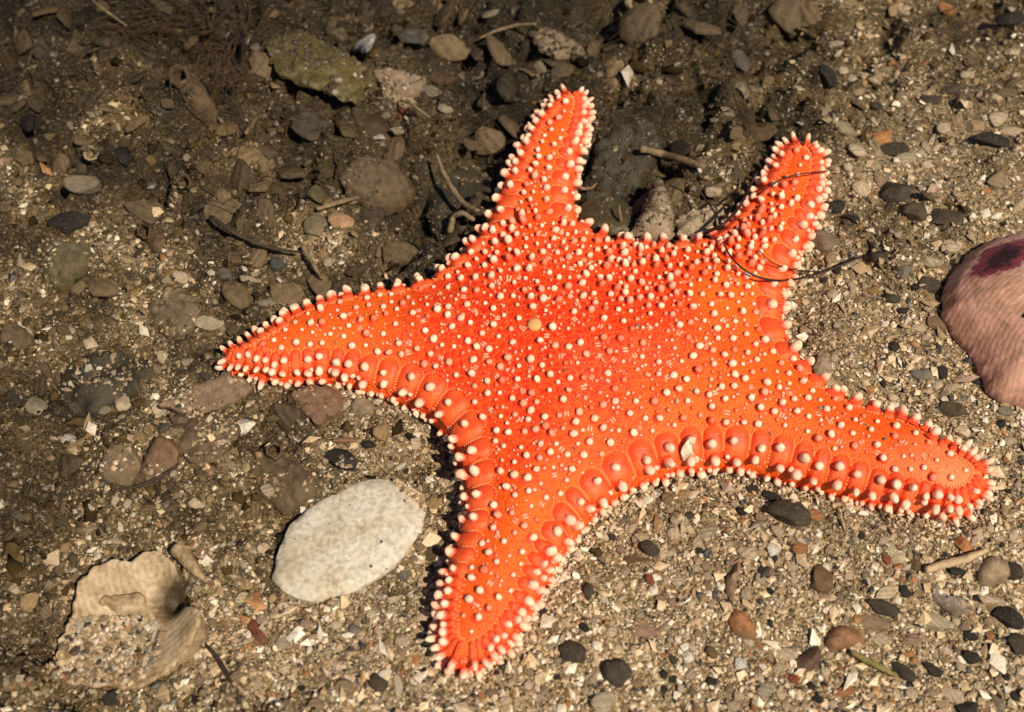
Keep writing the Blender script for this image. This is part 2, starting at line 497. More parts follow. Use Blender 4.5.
_nrm = np.stack([_tan[:, 1], -_tan[:, 0]], -1); _nrm /= np.linalg.norm(_nrm, axis=1)[:, None]   # clockwise on screen -> outward
_c = OUT.mean(0)
if ((OUT - _c) * _nrm).sum() < 0: _nrm = -_nrm
_w = np.zeros(len(OUT))
for tx, ty, amt, rad in ((955, 480, 4.5, 90), (472, 645, 5.5, 90), (570, 110, 2.0, 60), (800, 165, 2.5, 60), (760, 480, 2.0, 120), (560, 560, 2.0, 90)):
    _w = np.maximum(_w, amt * np.exp(-((OUT[:, 0] - tx) ** 2 + (OUT[:, 1] - ty) ** 2) / rad ** 2))
OUT = OUT + _nrm * _w[:, None]
_zo = 0.0055 + 0.0035 * np.clip(-_nrm[:, 1] * 1.3, -1, 1)      # edges that face up the picture show their shoulder
_zo = np.convolve(np.r_[_zo[-12:], _zo, _zo[:12]], np.ones(25) / 25, 'valid')
STAR = unproj(OUT[:, 0], OUT[:, 1], _zo)[:, :2]
STAR = smooth_loop(resample(STAR, 0.0008), 4)
if np.sum(STAR[:, 0] * np.roll(STAR[:, 1], -1) - np.roll(STAR[:, 0], -1) * STAR[:, 1]) < 0: STAR = STAR[::-1].copy()
# counter-clockwise from here on
STAR_LO = resample(STAR, 0.002)

GX = np.arange(-0.115, 0.165, 0.0006); GY = np.arange(-0.115, 0.125, 0.0006)
_gx, _gy = np.meshgrid(GX, GY, indexing='ij')
_dist = seg_dist(_gx, _gy, STAR_LO)
_sgn = np.where(in_poly(_gx, _gy, STAR_LO), _dist, -_dist)

def star_profile(d):
    q = np.clip(d / 0.0085, 0, 1)
    edge = 0.0022 + 0.0088 * np.sqrt(np.clip(1 - (1 - q) ** 2.2, 0, 1))
    return edge + 0.0035 * smooth(0.006, 0.018, d) + 0.0055 * smooth(0.016, 0.045, d)

_h = star_profile(np.clip(_sgn, 0, 1))
_hb = blur(_h, 4)
_wb = smooth(0.003, 0.008, _sgn)
_h = _h * (1 - _wb) + _hb * _wb
_dd = blur(_sgn, 2)

def bil(A, x, y):
    fx = np.clip((np.asarray(x) - GX[0]) / 0.0006, 0, len(GX) - 1.001); fy = np.clip((np.asarray(y) - GY[0]) / 0.0006, 0, len(GY) - 1.001)
    i = fx.astype(int); j = fy.astype(int); u = fx - i; v = fy - j
    return (A[i, j] * (1 - u) + A[i + 1, j] * u) * (1 - v) + (A[i, j + 1] * (1 - u) + A[i + 1, j + 1] * u) * v

def star_d(x, y): return bil(_sgn, x, y)
def star_h(x, y): return bil(_h, x, y)
def star_n(x, y):
    e = 0.0009
    n = np.stack([-(star_h(x + e, y) - star_h(x - e, y)) / (2 * e), -(star_h(x, y + e) - star_h(x, y - e)) / (2 * e), np.ones_like(x)], -1)
    return n / np.linalg.norm(n, axis=-1)[..., None]

# ------------------------------------------------------------------ seabed: silt map with the light's falloff painted in, relief
SILT_AND_FALLOFF = [(100,600,.72),(100,250,.80),(350,430,.74),(230,500,.74),(330,640,.25),(620,600,0),(900,600,0),(900,350,.06),(920,170,.24),(900,60,.55),(990,60,.6),(1015,5,1.0),
        (760,60,1.35),(650,60,1.15),(500,30,1.3),(420,60,1.1),(420,200,1.45),(600,180,1.35),(60,60,1.35),(200,300,.66),(300,230,.72),(150,20,1.6),(30,450,1.0),(40,690,.95),(330,20,1.35),
        (520,690,.08),(230,690,.48),(720,180,.75),(760,110,1.1),(840,290,.2),(280,120,1.05),(180,420,.72),(1020,480,.05),(600,500,.05),(30,200,.98),(440,600,.2),
        (545,120,1.45),(240,90,1.35),(20,640,1.15),(15,20,1.6),(100,385,1.2),(350,170,.95),(210,180,1.1)]
_sp = np.array(SILT_AND_FALLOFF, float)
_sw = unproj(_sp[:, 0], _sp[:, 1])[:, :2]
def silt(x, y):
    x = np.asarray(x, float); y = np.asarray(y, float)
    num = np.zeros(x.shape); den = np.zeros(x.shape)
    for (a, b), v in zip(_sw, _sp[:, 2]):
        w = 1 / ((x - a) ** 2 + (y - b) ** 2 + 1.2e-4) ** 1.5
        num += w * v; den += w
    s = num / den + 0.30 * NZ[0](x * 45, y * 45) + 0.18 * NZ[1](x * 130, y * 130)
    return np.clip(s, 0, 1.6)

# hollows (px, py, radius px, depth m) and mounds
HOLLOW = [(432,205,52,.013),(470,160,30,.010),(545,140,34,.008),(605,165,40,.010),(100,385,50,.005),(20,640,26,.005),(330,180,34,.004),(200,40,34,.010),(300,60,24,.002),
          (110,700,26,.006),(174,596,18,.013),(40,30,16,.010),(85,15,14,.010),(255,20,15,.010),(300,115,13,.009),(395,30,14,.009),(455,60,15,.010),(520,70,16,.010),(625,60,14,.010),(705,30,16,.010),(800,20,15,.009),(735,120,14,.009),(130,185,12,.008),(20,160,14,.008),(60,150,11,.007),(230,165,13,.009),(345,140,14,.009),(280,210,11,.007),(385,250,14,.009),(215,60,14,.009),(860,60,12,.007),(120,330,12,.007),(30,340,13,.007),(590,20,40,.004),(770,40,46,.007),(250,110,20,.006),(715,205,26,.007),(660,150,26,.005),(140,270,30,.005),(60,20,40,.006),
          (300,285,30,.004),(150,345,18,.004),(85,440,22,.004),(30,120,20,.005),(1000,20,24,.004),(935,290,18,.004),(440,440,26,.005),(690,90,24,.004),(420,330,40,.004)]
MOUND = [(170,240,34,.006),(190,110,36,.007),(270,215,40,.005),(90,80,40,.004),(420,60,36,.004),(680,60,44,.006),(150,455,50,.003),(60,260,40,.004),
         (300,460,46,.003),(900,260,60,.002),(340,250,26,.004),(560,60,40,.003),(800,90,40,.005),(215,300,26,.004),(480,30,40,.004)]
_HW = [(*unproj(a, b)[0, :2], r * PX, -d) for a, b, r, d in HOLLOW] + [(*unproj(a, b)[0, :2], r * PX, d) for a, b, r, d in MOUND]

def ground0(x, y):
    x = np.asarray(x, float); y = np.asarray(y, float)
    s = np.minimum(silt(x, y), 1.15)
    wx = x + 0.004 * NZ[5](x * 60, y * 60); wy = y + 0.004 * NZ[6](x * 60, y * 60)
    z = 0.0030 * NZ[2](x * 22, y * 22) + s * (0.0055 * np.abs(NZ[6](wx * 42 + 9, wy * 42)) - 0.0016) + (0.0006 + 0.0044 * s) * NZ[3](wx * 70, wy * 70)
    z += (0.0003 + 0.0030 * s) * NZ[4](wx * 190, wy * 190) + (0.0002 + 0.0012 * s) * NZ[7](wx * 480, wy * 480)
    for a, b, r, d in _HW:
        q = ((wx - a) ** 2 + (wy - b) ** 2) / (r * r)
        z += d * np.exp(-q)
    ins = star_d(x, y)
    # the animal lies on the bed: the sand is flat beneath it
    w = smooth(-0.010, 0.002, ins)
    inside = (x > GX[0]) & (x < GX[-1]) & (y > GY[0]) & (y < GY[-1])
    w = np.where(inside, w, 0)
    z = z * (1 - w) + np.minimum(z, 0.0) * w - 0.0008 * w
    return z

STEP = 0.001
core_x = np.arange(-0.27, 0.2701, STEP); core_y = np.arange(-0.20, 0.3301, STEP)
def extend(c):
    g = 0.002 * 1.35 ** np.arange(1, 24); g = np.cumsum(g)
    return np.r_[c[0] - g[::-1], c, c[-1] + g]
XS, YS = extend(core_x), extend(core_y)
bx, by = np.meshgrid(XS, YS, indexing='ij')
BZ = ground0(bx, by)
BS = silt(bx, by)
nx, ny = len(XS), len(YS)
ii = (np.arange(nx - 1)[:, None] * ny + np.arange(ny - 1)[None]).ravel()
F = np.stack([ii, ii + ny, ii + ny + 1, ii + 1], -1)
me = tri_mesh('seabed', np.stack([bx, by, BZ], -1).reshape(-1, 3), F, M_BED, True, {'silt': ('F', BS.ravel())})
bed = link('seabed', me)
tag(bed, 'sandy seabed, brown silt at the back and pale shell sand in front', 'seabed', kind='structure')

_i0, _j0 = int(np.argmin(abs(XS - core_x[0]))), int(np.argmin(abs(YS - core_y[0])))
CZ = BZ[_i0:_i0 + len(core_x), _j0:_j0 + len(core_y)]
def gz(x, y):
    fx = np.clip((np.asarray(x, float) - core_x[0]) / STEP, 0, len(core_x) - 1.001); fy = np.clip((np.asarray(y, float) - core_y[0]) / STEP, 0, len(core_y) - 1.001)
    i = fx.astype(int); j = fy.astype(int); u = fx - i; v = fy - j
    return (CZ[i, j] * (1 - u) + CZ[i + 1, j] * u) * (1 - v) + (CZ[i, j + 1] * (1 - u) + CZ[i + 1, j + 1] * u) * v

def on_bed(px, py, lift=0.0, it=6):
    P = unproj(px, py)
    for _ in range(it): P = unproj(px, py, gz(P[:, 0], P[:, 1]) + lift)
    return P

def on_any(px, py, lift=0.0, it=10):
    P = unproj(px, py)
    for _ in range(it):
        z = np.where(star_d(P[:, 0], P[:, 1]) > 0, star_h(P[:, 0], P[:, 1]), gz(P[:, 0], P[:, 1]))
        P = 0.5 * P + 0.5 * unproj(px, py, z + lift)
    return P

FOOT = []       # footprints (polygons in x, y) that loose grains stay out of
DISCS = []      # (x, y, r)

# ------------------------------------------------------------------ sea star
star = empty('sea_star', (0.012, 0.004, 0.0))
tag(star, 'orange sea star with five arms and cream pegs lying on the sand', 'sea star')
SO = Vector(star.location)

def part(name, me, M=None, parent=None):
    o = bpy.data.objects.new(name, me); COL.objects.link(o)
    o.parent = parent or star
    if M is not None: o.matrix_local = M
    return o

def build_body():
    L = STAR
    n = len(L)
    tan = np.roll(L, -2, 0) - np.roll(L, 2, 0)
    nin = np.stack([-tan[:, 1], tan[:, 0]], -1); nin /= np.linalg.norm(nin, axis=1)[:, None]
    pts = [L]
    for k, d in enumerate((0.0003, 0.0007, 0.0013, 0.0021, 0.0031, 0.0042, 0.0054)):
        q = L + nin * d
        ok = star_d(q[:, 0], q[:, 1]) > d * 0.86
        q = q[ok]
        pts.append(q[(k % 2)::(1 if k < 2 else 2)] if k > 1 else q)
    s = 0.00115
    hx, hy = np.meshgrid(np.arange(GX[0], GX[-1], s), np.arange(GY[0], GY[-1], s * .866), indexing='ij')
    hx = hx + (np.arange(hx.shape[1]) % 2)[None] * s / 2
    hx = hx.ravel(); hy = hy.ravel()
    ok = star_d(hx, hy) > 0.0062
    pts.append(np.stack([hx[ok], hy[ok]], -1))
    P = np.vstack(pts)
    vs, es, fs, *_ = delaunay_2d_cdt([Vector(p) for p in P], [(i, (i + 1) % n) for i in range(n)], [], 1, 1e-7)
    V2 = np.array([(v.x, v.y) for v in vs])
    T = np.array([f for f in fs if len(f) == 3])
    d = star_d(V2[:, 0], V2[:, 1])
    z = star_h(V2[:, 0], V2[:, 1])
    # boundary vertices and underside
    from collections import Counter
    ec = Counter()
    for a, b, c in T:
        for e in ((a, b), (b, c), (c, a)): ec[(min(e), max(e))] += 1
    bd = set()
    be = []
    for a, b, c in T:
        for e in ((a, b), (b, c), (c, a)):
            if ec[(min(e), max(e))] == 1: be.append(e); bd.update(e)
    V = np.column_stack([V2, z])
    idx = {v: len(V) + i for i, v in enumerate(sorted(bd))}
    low = np.array([(V2[v, 0], V2[v, 1], -0.0006) for v in sorted(bd)])
    W = np.vstack([V, low])
    faces = [tuple(t) for t in T]
    for a, b in be: faces += [(a, idx[a], b), (b, idx[a], idx[b])]
    cset = np.array(faces)
    # underside: same triangles among the original layout, flat and slightly hollow
    base = len(W)
    und = np.column_stack([V2, np.where(d < 0.0004, -0.0006, -0.0004)])
    mp = np.arange(base, base + len(V2))
    for v, k in idx.items(): mp[v] = k
    W = np.vstack([W, und])
    cset = np.vstack([cset, mp[T][:, ::-1]])
    used = np.unique(cset); re = np.full(len(W), -1); re[used] = np.arange(len(used))
    me = tri_mesh('body', W[used] - np.array(SO), re[cset], M_BODY, True)
    return part('body', me)

build_body()

def peg_geo(seg=8, rings=((-.06, 2.0), (0.06, 1.42), (0.2, 1.1), (0.42, 1.0), (0.62, 1.0), (0.78, 0.9), (0.91, 0.64), (0.975, 0.3)), seed=0):
    """unit peg: radius 1, height 1"""
    V = []; F = []; tip = []
    for z, r in rings:
        for k in range(seg):
            a = 2 * math.pi * k / seg
            V.append((r * math.cos(a), r * math.sin(a), z)); tip.append(float(smooth(0.22, 0.72, z)))
    for i in range(len(rings) - 1):
        for k in range(seg):
            a, b = i * seg + k, i * seg + (k + 1) % seg
            F += [(a, b, b + seg), (a, b + seg, a + seg)]
    t = len(V); V.append((0, 0, 1)); tip.append(1)
    o = (len(rings) - 1) * seg
    for k in range(seg): F.append((o + k, o + (k + 1) % seg, t))
    V = np.array(V, float); tip = np.array(tip)
    if seed:
        rg = np.random.default_rng(seed)
        V[:, :2] *= (1 + rg.normal(0, .07, len(V)))[:, None]
        V[:, 0] += rg.normal(0, .28) * np.clip(V[:, 2], 0, 1) ** 2 * .8; V[:, 1] += rg.normal(0, .2) * np.clip(V[:, 2], 0, 1) ** 2 * .8
        V[:, 2] += np.where(V[:, 2] > .6, rg.normal(0, .06) * V[:, 0], 0)
        k = rg.uniform(.85, 1.1); V[:, :2] *= np.where(V[:, 2] > .3, k, 1)[:, None]
        tip = np.clip(tip + rg.normal(0, .12, len(tip)) * (tip > .05), 0, 1)
    return V, np.array(F), tip

PEGV, PEGF, PEGT = peg_geo()
PEG_MES = []
for _k in range(7):
    _v, _f, _t = peg_geo(9, seed=20 + _k)
    PEG_MES.append(tri_mesh('peg', _v, _f, M_PEG, True, {'tip': ('F', _t)}))
SPEGV, SPEGF, SPEGT = peg_geo(7, ((0, 1.4), (0.3, 1.02), (0.65, 0.95), (0.9, 0.6)))
CREAM = np.array((0.90, 0.62, 0.43))

def frame_of(n, spin=0.0):
    z = Vector(n).normalized()
    x = z.orthogonal().normalized()
    y = z.cross(x)
    M = Matrix((x, y, z)).transposed()
    return M @ Matrix.Rotation(spin, 3, 'Z')

def peg_matrix(p, n, r, L, off=SO):
    M = frame_of(n, random.random() * 6.28).to_4x4() @ Matrix.Diagonal((r, r * random.uniform(.9, 1.1), L, 1))
    M.translation = Vector(p) - off
    return M

def tint(pale):
    """tip colour between skin orange (0) and cream (1)"""
    a = np.array((0.80, 0.13, 0.045))
    c = a * (1 - pale) + CREAM * pale
    return c * random.uniform(0.93, 1.06)

# --- marginal plates with their two knobs, and the fringe below
LEN = np.linalg.norm(np.roll(STAR, -1, 0) - STAR, axis=1)
CUM = np.r_[0, np.cumsum(LEN)]
PER = CUM[-1]
Lc = np.vstack([STAR, STAR[:1]])
def at_s(s):
    s = np.asarray(s) % PER
    return np.stack([np.interp(s, CUM, Lc[:, 0]), np.interp(s, CUM, Lc[:, 1])], -1)
_tn = smooth_loop(np.roll(STAR, -3, 0) - np.roll(STAR, 3, 0), 12)
_ni = np.stack([-_tn[:, 1], _tn[:, 0]], -1); _ni /= np.linalg.norm(_ni, axis=1)[:, None]
_ni = smooth_loop(_ni, 10); _ni /= np.linalg.norm(_ni, axis=1)[:, None]
Nc = np.vstack([_ni, _ni[:1]])
def nin_s(s):
    s = np.asarray(s) % PER
    n = np.stack([np.interp(s, CUM, Nc[:, 0]), np.interp(s, CUM, Nc[:, 1])], -1)
    return n / np.linalg.norm(n, axis=-1)[..., None]

TIPPX = [(571, 89), (799, 141), (983, 483), (466, 664), (220, 360)]
TIP_S = []
for tp in TIPPX:
    q = unproj(*tp, 0.005)[0, :2]
    TIP_S.append(CUM[int(np.argmin(((STAR - q) ** 2).sum(1)))])
TIP_S = np.sort(np.array(TIP_S))
def tip_dist(s):
    d = np.abs((s - TIP_S[:, None] + PER / 2) % PER - PER / 2)
    return d.min(0)

beads_V, beads_F, beads_C = [], [], []
def add_bead(p, r, c, geo=ICO[0]):
    o = sum(len(v) for v in beads_V)
    add_bead.n = getattr(add_bead, 'n', 0)
    beads_V.append(geo[0] * r * RNG.uniform(.85, 1.15, (1, 3)) + p)
    beads_F.append(geo[1] + add_bead.n)
    add_bead.n += len(geo[0])
    beads_C.append(np.tile(c, (len(geo[0]), 1)))

def surf(s, d):
    P = at_s(s) + nin_s(s) * d[..., None]
    return np.column_stack([P, star_h(P[:, 0], P[:, 1])])

bounds = []
for k in range(5):
    a = TIP_S[k]; b = TIP_S[(k + 1) % 5]
    if b < a: b += PER
    # cell edges between two tips with widths growing away from the tips
    xs = []; s = a + 0.0012
    while s < b - 0.0012:
        xs.append(s)
        t = min(s - a, b - s)
        s += (0.0023 + 0.0042 * float(smooth(0.0, 0.070, t))) * random.uniform(.8, 1.2)
    sc = (b - a - 0.0024) / (s - a - 0.0012)
    xs.append(s)
    xs = [a + 0.0012 + (x - a - 0.0012) * sc for x in xs]
    bounds += [(xs[i], xs[i + 1], i) for i in range(len(xs) - 1)]

NU, NV = 6, 6
for s0, s1, _k in bounds:
    sm = 0.5 * (s0 + s1); w = s1 - s0
    td = float(tip_dist(np.array([sm]))[0])
    depth = 0.0038 + 0.0038 * float(smooth(0.004, 0.07, td))
    depth = min(depth, 0.0062 + 0.5 * float(star_d(*(at_s(sm) + nin_s(sm) * 0.012))) if td > .01 else depth)
    outy = float(-nin_s(np.array([sm]))[0, 1])
    if outy > .3 and td > .02: depth *= 1 - .5 * float(smooth(.3, .7, outy))
    gap = 0.055
    us = np.linspace(gap, 1 - gap, NU + 1); vs = np.linspace(0.0, 1.0, NV + 1)
    V = []; 
    for v in vs:
        # rounded inner end
        half = 0.5 - gap
        sq = half * (1 - max(0, (v - 0.6) / 0.4) ** 3 * 0.5)
        for u in us:
            uu = 0.5 + (u - 0.5) / half * sq
            p = surf(np.array([s0 + uu * w]), np.array([0.0009 + v * depth]))[0]
            nn = star_n(np.array([p[0]]), np.array([p[1]]))[0]
            e = min(1, 4.5 * min((u - gap), (1 - gap - u)) / (1 - 2 * gap), 5 * min(v + .05, 1 - v))
            e = max(0, e)
            V.append(p + nn * (-0.00015 + 0.00135 * math.sqrt(1 - (1 - e) ** 2)))
    V = np.array(V)
    F = []
    for j in range(NV):
        for i in range(NU):
            a = j * (NU + 1) + i
            F.append((a, a + 1, a + NU + 2, a + NU + 1))
    cen = Vector(V.mean(0))
    me = tri_mesh('marginal_plate', V - np.array(cen), F, M_PLATE, True)
    pl = part('marginal_plate', me, Matrix.Translation(cen - SO))
    # beads along the plate's border
    nb = max(3, int(depth / 0.00055))
    for v in np.linspace(0.05, 0.98, nb):
        sq = (0.5 - 0.022) * (1 - max(0, (v - 0.6) / 0.4) ** 3 * 0.45)
        for sg in (-1, 1):
            p = surf(np.array([s0 + (0.5 + sg * sq) * w]), np.array([0.0009 + v * depth]))[0]
            add_bead(p + np.array((0, 0, 0.0001)), 0.00029, (0.92, 0.27, 0.10))
    for u in np.linspace(-0.24, 0.24, max(2, int(w * 0.5 / 0.0006))):
        p = surf(np.array([sm + u * w]), np.array([0.0012 + depth * (1.06 - 0.25 * abs(u))]))[0]
        add_bead(p + np.array((0, 0, 0.0001)), 0.00029, (0.92, 0.27, 0.10))
    # knobs on the plate
    big = float(smooth(0.0, 0.05, td))
    tipness = 1 - float(smooth(0.004, 0.022, td))
    def knob(v, du, r, L, outward, pale):
        s = sm + du * w
        p = surf(np.array([s]), np.array([0.0009 + v * depth]))[0]
        nn = star_n(np.array([p[0]]), np.array([p[1]]))[0]
        o = -nin_s(np.array([s]))[0]
        nn = nn + np.array((o[0], o[1], 0.1)) * outward
        nn /= np.linalg.norm(nn)
        p = p + nn * 0.0003
        M = peg_matrix(p, nn, r, L, cen)
        kb = part('knob', random.choice(PEG_MES), M, pl); kb.color = (*tint(pale), 1)
    r0 = (0.00094 + 0.00028 * big) * random.uniform(.86, 1.14)
    if td > 0.006 and random.random() > (.35 if outy > 0 else .04):
        knob(random.uniform(.36, .58), random.uniform(-.14, .14), r0, r0 * random.uniform(2.1, 2.9), 0.25, random.uniform(.8, 1))
    knob(random.uniform(.03, .18), random.uniform(-.18, .18), r0 * (1 - .15 * tipness), r0 * (random.uniform(2.4, 3.1) + random.uniform(.5, 1.8) * tipness), 0.8, random.uniform(.75, 1))
    if big > .5 and random.random() < .35:
        knob(0.10, random.choice((-.33, .33)), r0 * .6, r0 * 1.3, 0.7, random.uniform(.7, 1))

# fringe of small pegs under the plates
s = 0.0
nf = 0
while s < PER:
    td = float(tip_dist(np.array([s]))[0])
    p2 = at_s(np.array([s]))[0]; o = -nin_s(np.array([s]))[0]
    r = 0.00080 + 0.00036 * random.random()
    zz = random.uniform(0.0010, 0.0036)
    nn = np.array((o[0], o[1], random.uniform(-0.1, 0.45)))
    t = np.array((-o[1], o[0], 0)) * random.uniform(-.2, .2)
    nn = nn + t; nn /= np.linalg.norm(nn)
    p = np.array((p2[0], p2[1], zz)) - np.array((o[0], o[1], 0)) * 0.0003
    L = r * random.uniform(2.0, 2.9) * (random.uniform(1.0, 1.6) if td < 0.014 else 1)
    kb = part('fringe_peg', random.choice(PEG_MES), peg_matrix(p, nn, r, L)); kb.color = (*tint(random.uniform(.7, 1.05)), 1)
    nf += 1
    s += random.uniform(0.0029, 0.0042) * (0.8 if td < .012 else 1)
# small beads between fringe and plates
for s in np.arange(0, PER, 0.00085):
    p2 = at_s(np.array([s]))[0]; o = nin_s(np.array([s]))[0]
    for _ in range(2):
        dd = random.uniform(0, 0.0012)
        q = p2 + o * dd
        add_bead(np.array((q[0], q[1], float(star_h(q[0], q[1])) - random.uniform(0, .0014) * (dd < .0004))), random.uniform(.00022, .0004), tint(random.uniform(.0, .6)))

# --- pegs of the upper face: dart throwing
pts = []
cell = {}
def try_add(x, y, r):
    k = (int(x / 0.003), int(y / 0.003))
    for i in range(-2, 3):
        for j in range(-2, 3):
            for (a, b, q) in cell.get((k[0] + i, k[1] + j), ()):
                if (a - x) ** 2 + (b - y) ** 2 < (0.5 * (q + r)) ** 2: return False
    cell.setdefault(k, []).append((x, y, r)); pts.append((x, y)); return True
MADRE = on_any(534.5, 325.5)[0]
cell.setdefault((int(MADRE[0] / .003), int(MADRE[1] / .003)), []).append((MADRE[0], MADRE[1], 0.006))
far_c = unproj(650, 240, 0.012)[0, :2]; far_d = unproj(530, 215, 0.012)[0, :2]; far_e = unproj(745, 230, 0.012)[0, :2]
cand = RNG.random((70000, 2)) * [GX[-1] - GX[0], GY[-1] - GY[0]] + [GX[0], GY[0]]
cd_ = star_d(cand[:, 0], cand[:, 1])
for (x, y), d in zip(cand, cd_):
    lim = 0.0095
    if d < 0.0105:
        # the plates take the rim; the far rim between the upper arms is packed with pegs
        _k = int(np.argmin((STAR[:, 0] - x) ** 2 + (STAR[:, 1] - y) ** 2)); td = float(tip_dist(np.array([CUM[_k]]))[0])
        if -_ni[_k, 1] > .45 and td > .02:
            if d < .0046: continue
        elif d < 0.0055 + 0.0036 * float(smooth(0.004, 0.07, td)): continue
    fd = min(math.hypot(x - a, y - b) for a, b in (far_c, far_d, far_e))
    sp = 0.0032 + 0.0006 * NZ[1](np.array(x * 60), np.array(y * 60)) - 0.0011 * max(0, 1 - fd / 0.028)
    try_add(x, y, float(sp))
pts = np.array(pts)
ps = star_h(pts[:, 0], pts[:, 1]); pn = star_n(pts[:, 0], pts[:, 1])
cpx = unproj(600, 345, 0.02)[0, :2]
info = []
for (x, y), z, n in zip(pts, ps, pn):
    fd = min(math.hypot(x - a, y - b) for a, b in (far_c, far_d, far_e))
    far = max(0, 1 - fd / 0.035)
    cz = max(0, 1 - math.hypot(x - cpx[0], y - cpx[1]) / 0.035)
    r = random.choice((0.00098, 0.00104, 0.00092, 0.00084, 0.00072, 0.0006))
    pale = random.uniform(.78, 1.05) if random.random() > 0.24 + 0.45 * cz + 0.1 * far else random.uniform(0.05, .55)
    L = r * random.uniform(1.5, 2.2) * (1 + 0.75 * far)
    px_, py_ = proj(np.array((x, y, z)))
    info.append((r * L * max(.1, float(np.dot(n, (CAM - np.array((x, y, z))) / np.linalg.norm(CAM - np.array((x, y, z)))))), (x, y, z), n, r, L, pale))
info.sort(key=lambda t: -t[0])
SV, SF, ST, SCc = [], [], [], []
def stuff_peg(p, n, r, L, pale):
    M = np.array(frame_of(n, random.random() * 6.28))
    v = (SPEGV * (r, r, L)) @ M.T + np.array(p)
    SF.append(SPEGF + stuff_peg.n); stuff_peg.n += len(v)
    SV.append(v); ST.append(SPEGT); SCc.append(np.tile(tint(pale), (len(v), 1)))
stuff_peg.n = 0
for k, (_, p, n, r, L, pale) in enumerate(info):
    nn = n + np.array((random.uniform(-.12, .12), random.uniform(-.12, .12), 0))
    if k < 300:
        o = part('peg', random.choice(PEG_MES), peg_matrix(np.array(p) - n * 0.0002, nn, r, L)); o.color = (*tint(pale), 1)
    else:
        stuff_peg(np.array(p) - n * 0.0002, nn, r, L, pale)
for s in np.arange(0, PER, 0.0026):
    s = s + random.uniform(-.0008, .0008)
    p2 = at_s(np.array([s]))[0]; o = -nin_s(np.array([s]))[0]
    n = np.array((o[0], o[1], random.uniform(-.2, .3))); n /= np.linalg.norm(n)
    r = random.uniform(.00055, .00085)
    stuff_peg((p2[0] - o[0] * .0004, p2[1] - o[1] * .0004, random.uniform(.0004, .0032)), n, r, r * random.uniform(1.8, 2.6), random.uniform(.5, 1))
# small pegs and skin granules
cand = RNG.random((30000, 2)) * [GX[-1] - GX[0], GY[-1] - GY[0]] + [GX[0], GY[0]]
cand = cand[star_d(cand[:, 0], cand[:, 1]) > 0.0045]
ch = star_h(cand[:, 0], cand[:, 1]); cn = star_n(cand[:, 0], cand[:, 1])
ns = 0
PT = np.array(pts)
for (x, y), z, n in zip(cand, ch, cn):
    near = np.min((PT[:, 0] - x) ** 2 + (PT[:, 1] - y) ** 2) ** .5
    d = float(star_d(x, y))
    if ns < 2600 and near > 0.00145 and d > 0.0085 and random.random() < .30:
        r = random.uniform(.00030, .00060)
        stuff_peg((x, y, z), n, r, r * random.uniform(1.0, 1.6), random.uniform(.0, .75)); ns += 1
    elif near > 0.0011 and d > 0.0085 and random.random() < .6:
        add_bead(np.array((x, y, z)) - n * 0.00006, random.uniform(.00020, .00038), tint(random.uniform(-.15, .3)))
me = tri_mesh('small_pegs', np.vstack(SV) - np.array(SO), np.vstack(SF), M_PEGS, True,
              {'tip': ('F', np.concatenate(ST)), 'tint': ('C', np.vstack(SCc))})
tag(part('small_pegs', me), kind='stuff')
me = tri_mesh('skin_granules', np.vstack(beads_V) - np.array(SO), np.vstack(beads_F), M_PEGS, True,
              {'tip': ('F', np.ones(add_bead.n) * .8), 'tint': ('C', np.vstack(beads_C))})
tag(part('skin_granules', me), kind='stuff')

# twin-lipped pincers lying flat in the skin
pv, pf = ICO[1]
lip = []
for sg in (-1, 1):
    v = pv * (1.0, 0.36, 0.45); v[:, 1] += sg * 0.42
    lip.append(v)
PIN_ME = tri_mesh('pincer', np.vstack(lip), np.vstack([pf, pf + len(pv)]), M_PEG, True, {'tip': ('F', np.full(2 * len(pv), .8))})
np_ = 0
for (x, y), z, n in zip(cand[::-1], ch[::-1], cn[::-1]):
    if np_ >= 75: break
    near = np.min((PT[:, 0] - x) ** 2 + (PT[:, 1] - y) ** 2) ** .5
    if near > 0.0019 and star_d(x, y) > 0.0095:
        PT = np.vstack([PT, [(x, y)]])
        M = frame_of(n, random.random() * 6.28).to_4x4() @ Matrix.Diagonal((0.00095, 0.00095, 0.0009, 1))
        M.translation = Vector((x, y, z)) - SO
        o = part('pincer', PIN_ME, M); o.color = (*tint(random.uniform(.35, .6)), 1); np_ += 1
# sieve plate
v = ICO[2][0].copy(); v = v * (0.00205, 0.00205, 0.0012)
me = tri_mesh('sieve_plate', v, ICO[2][1], mat_plain('sieve_plate', (0.80, 0.33, 0.11), (0.88, 0.48, 0.19), 1600, 0.55, 0.0004), True)
mz = star_n(MADRE[:1], MADRE[1:2])[0]
M = frame_of(mz).to_4x4(); M.translation = Vector((MADRE[0], MADRE[1], float(star_h(MADRE[0], MADRE[1])) + 0.0004)) - SO
part('sieve_plate', me, M)['label'] = 'round pale orange sieve plate near the middle of the disc'

FOOT.append(resample(STAR, 0.003))

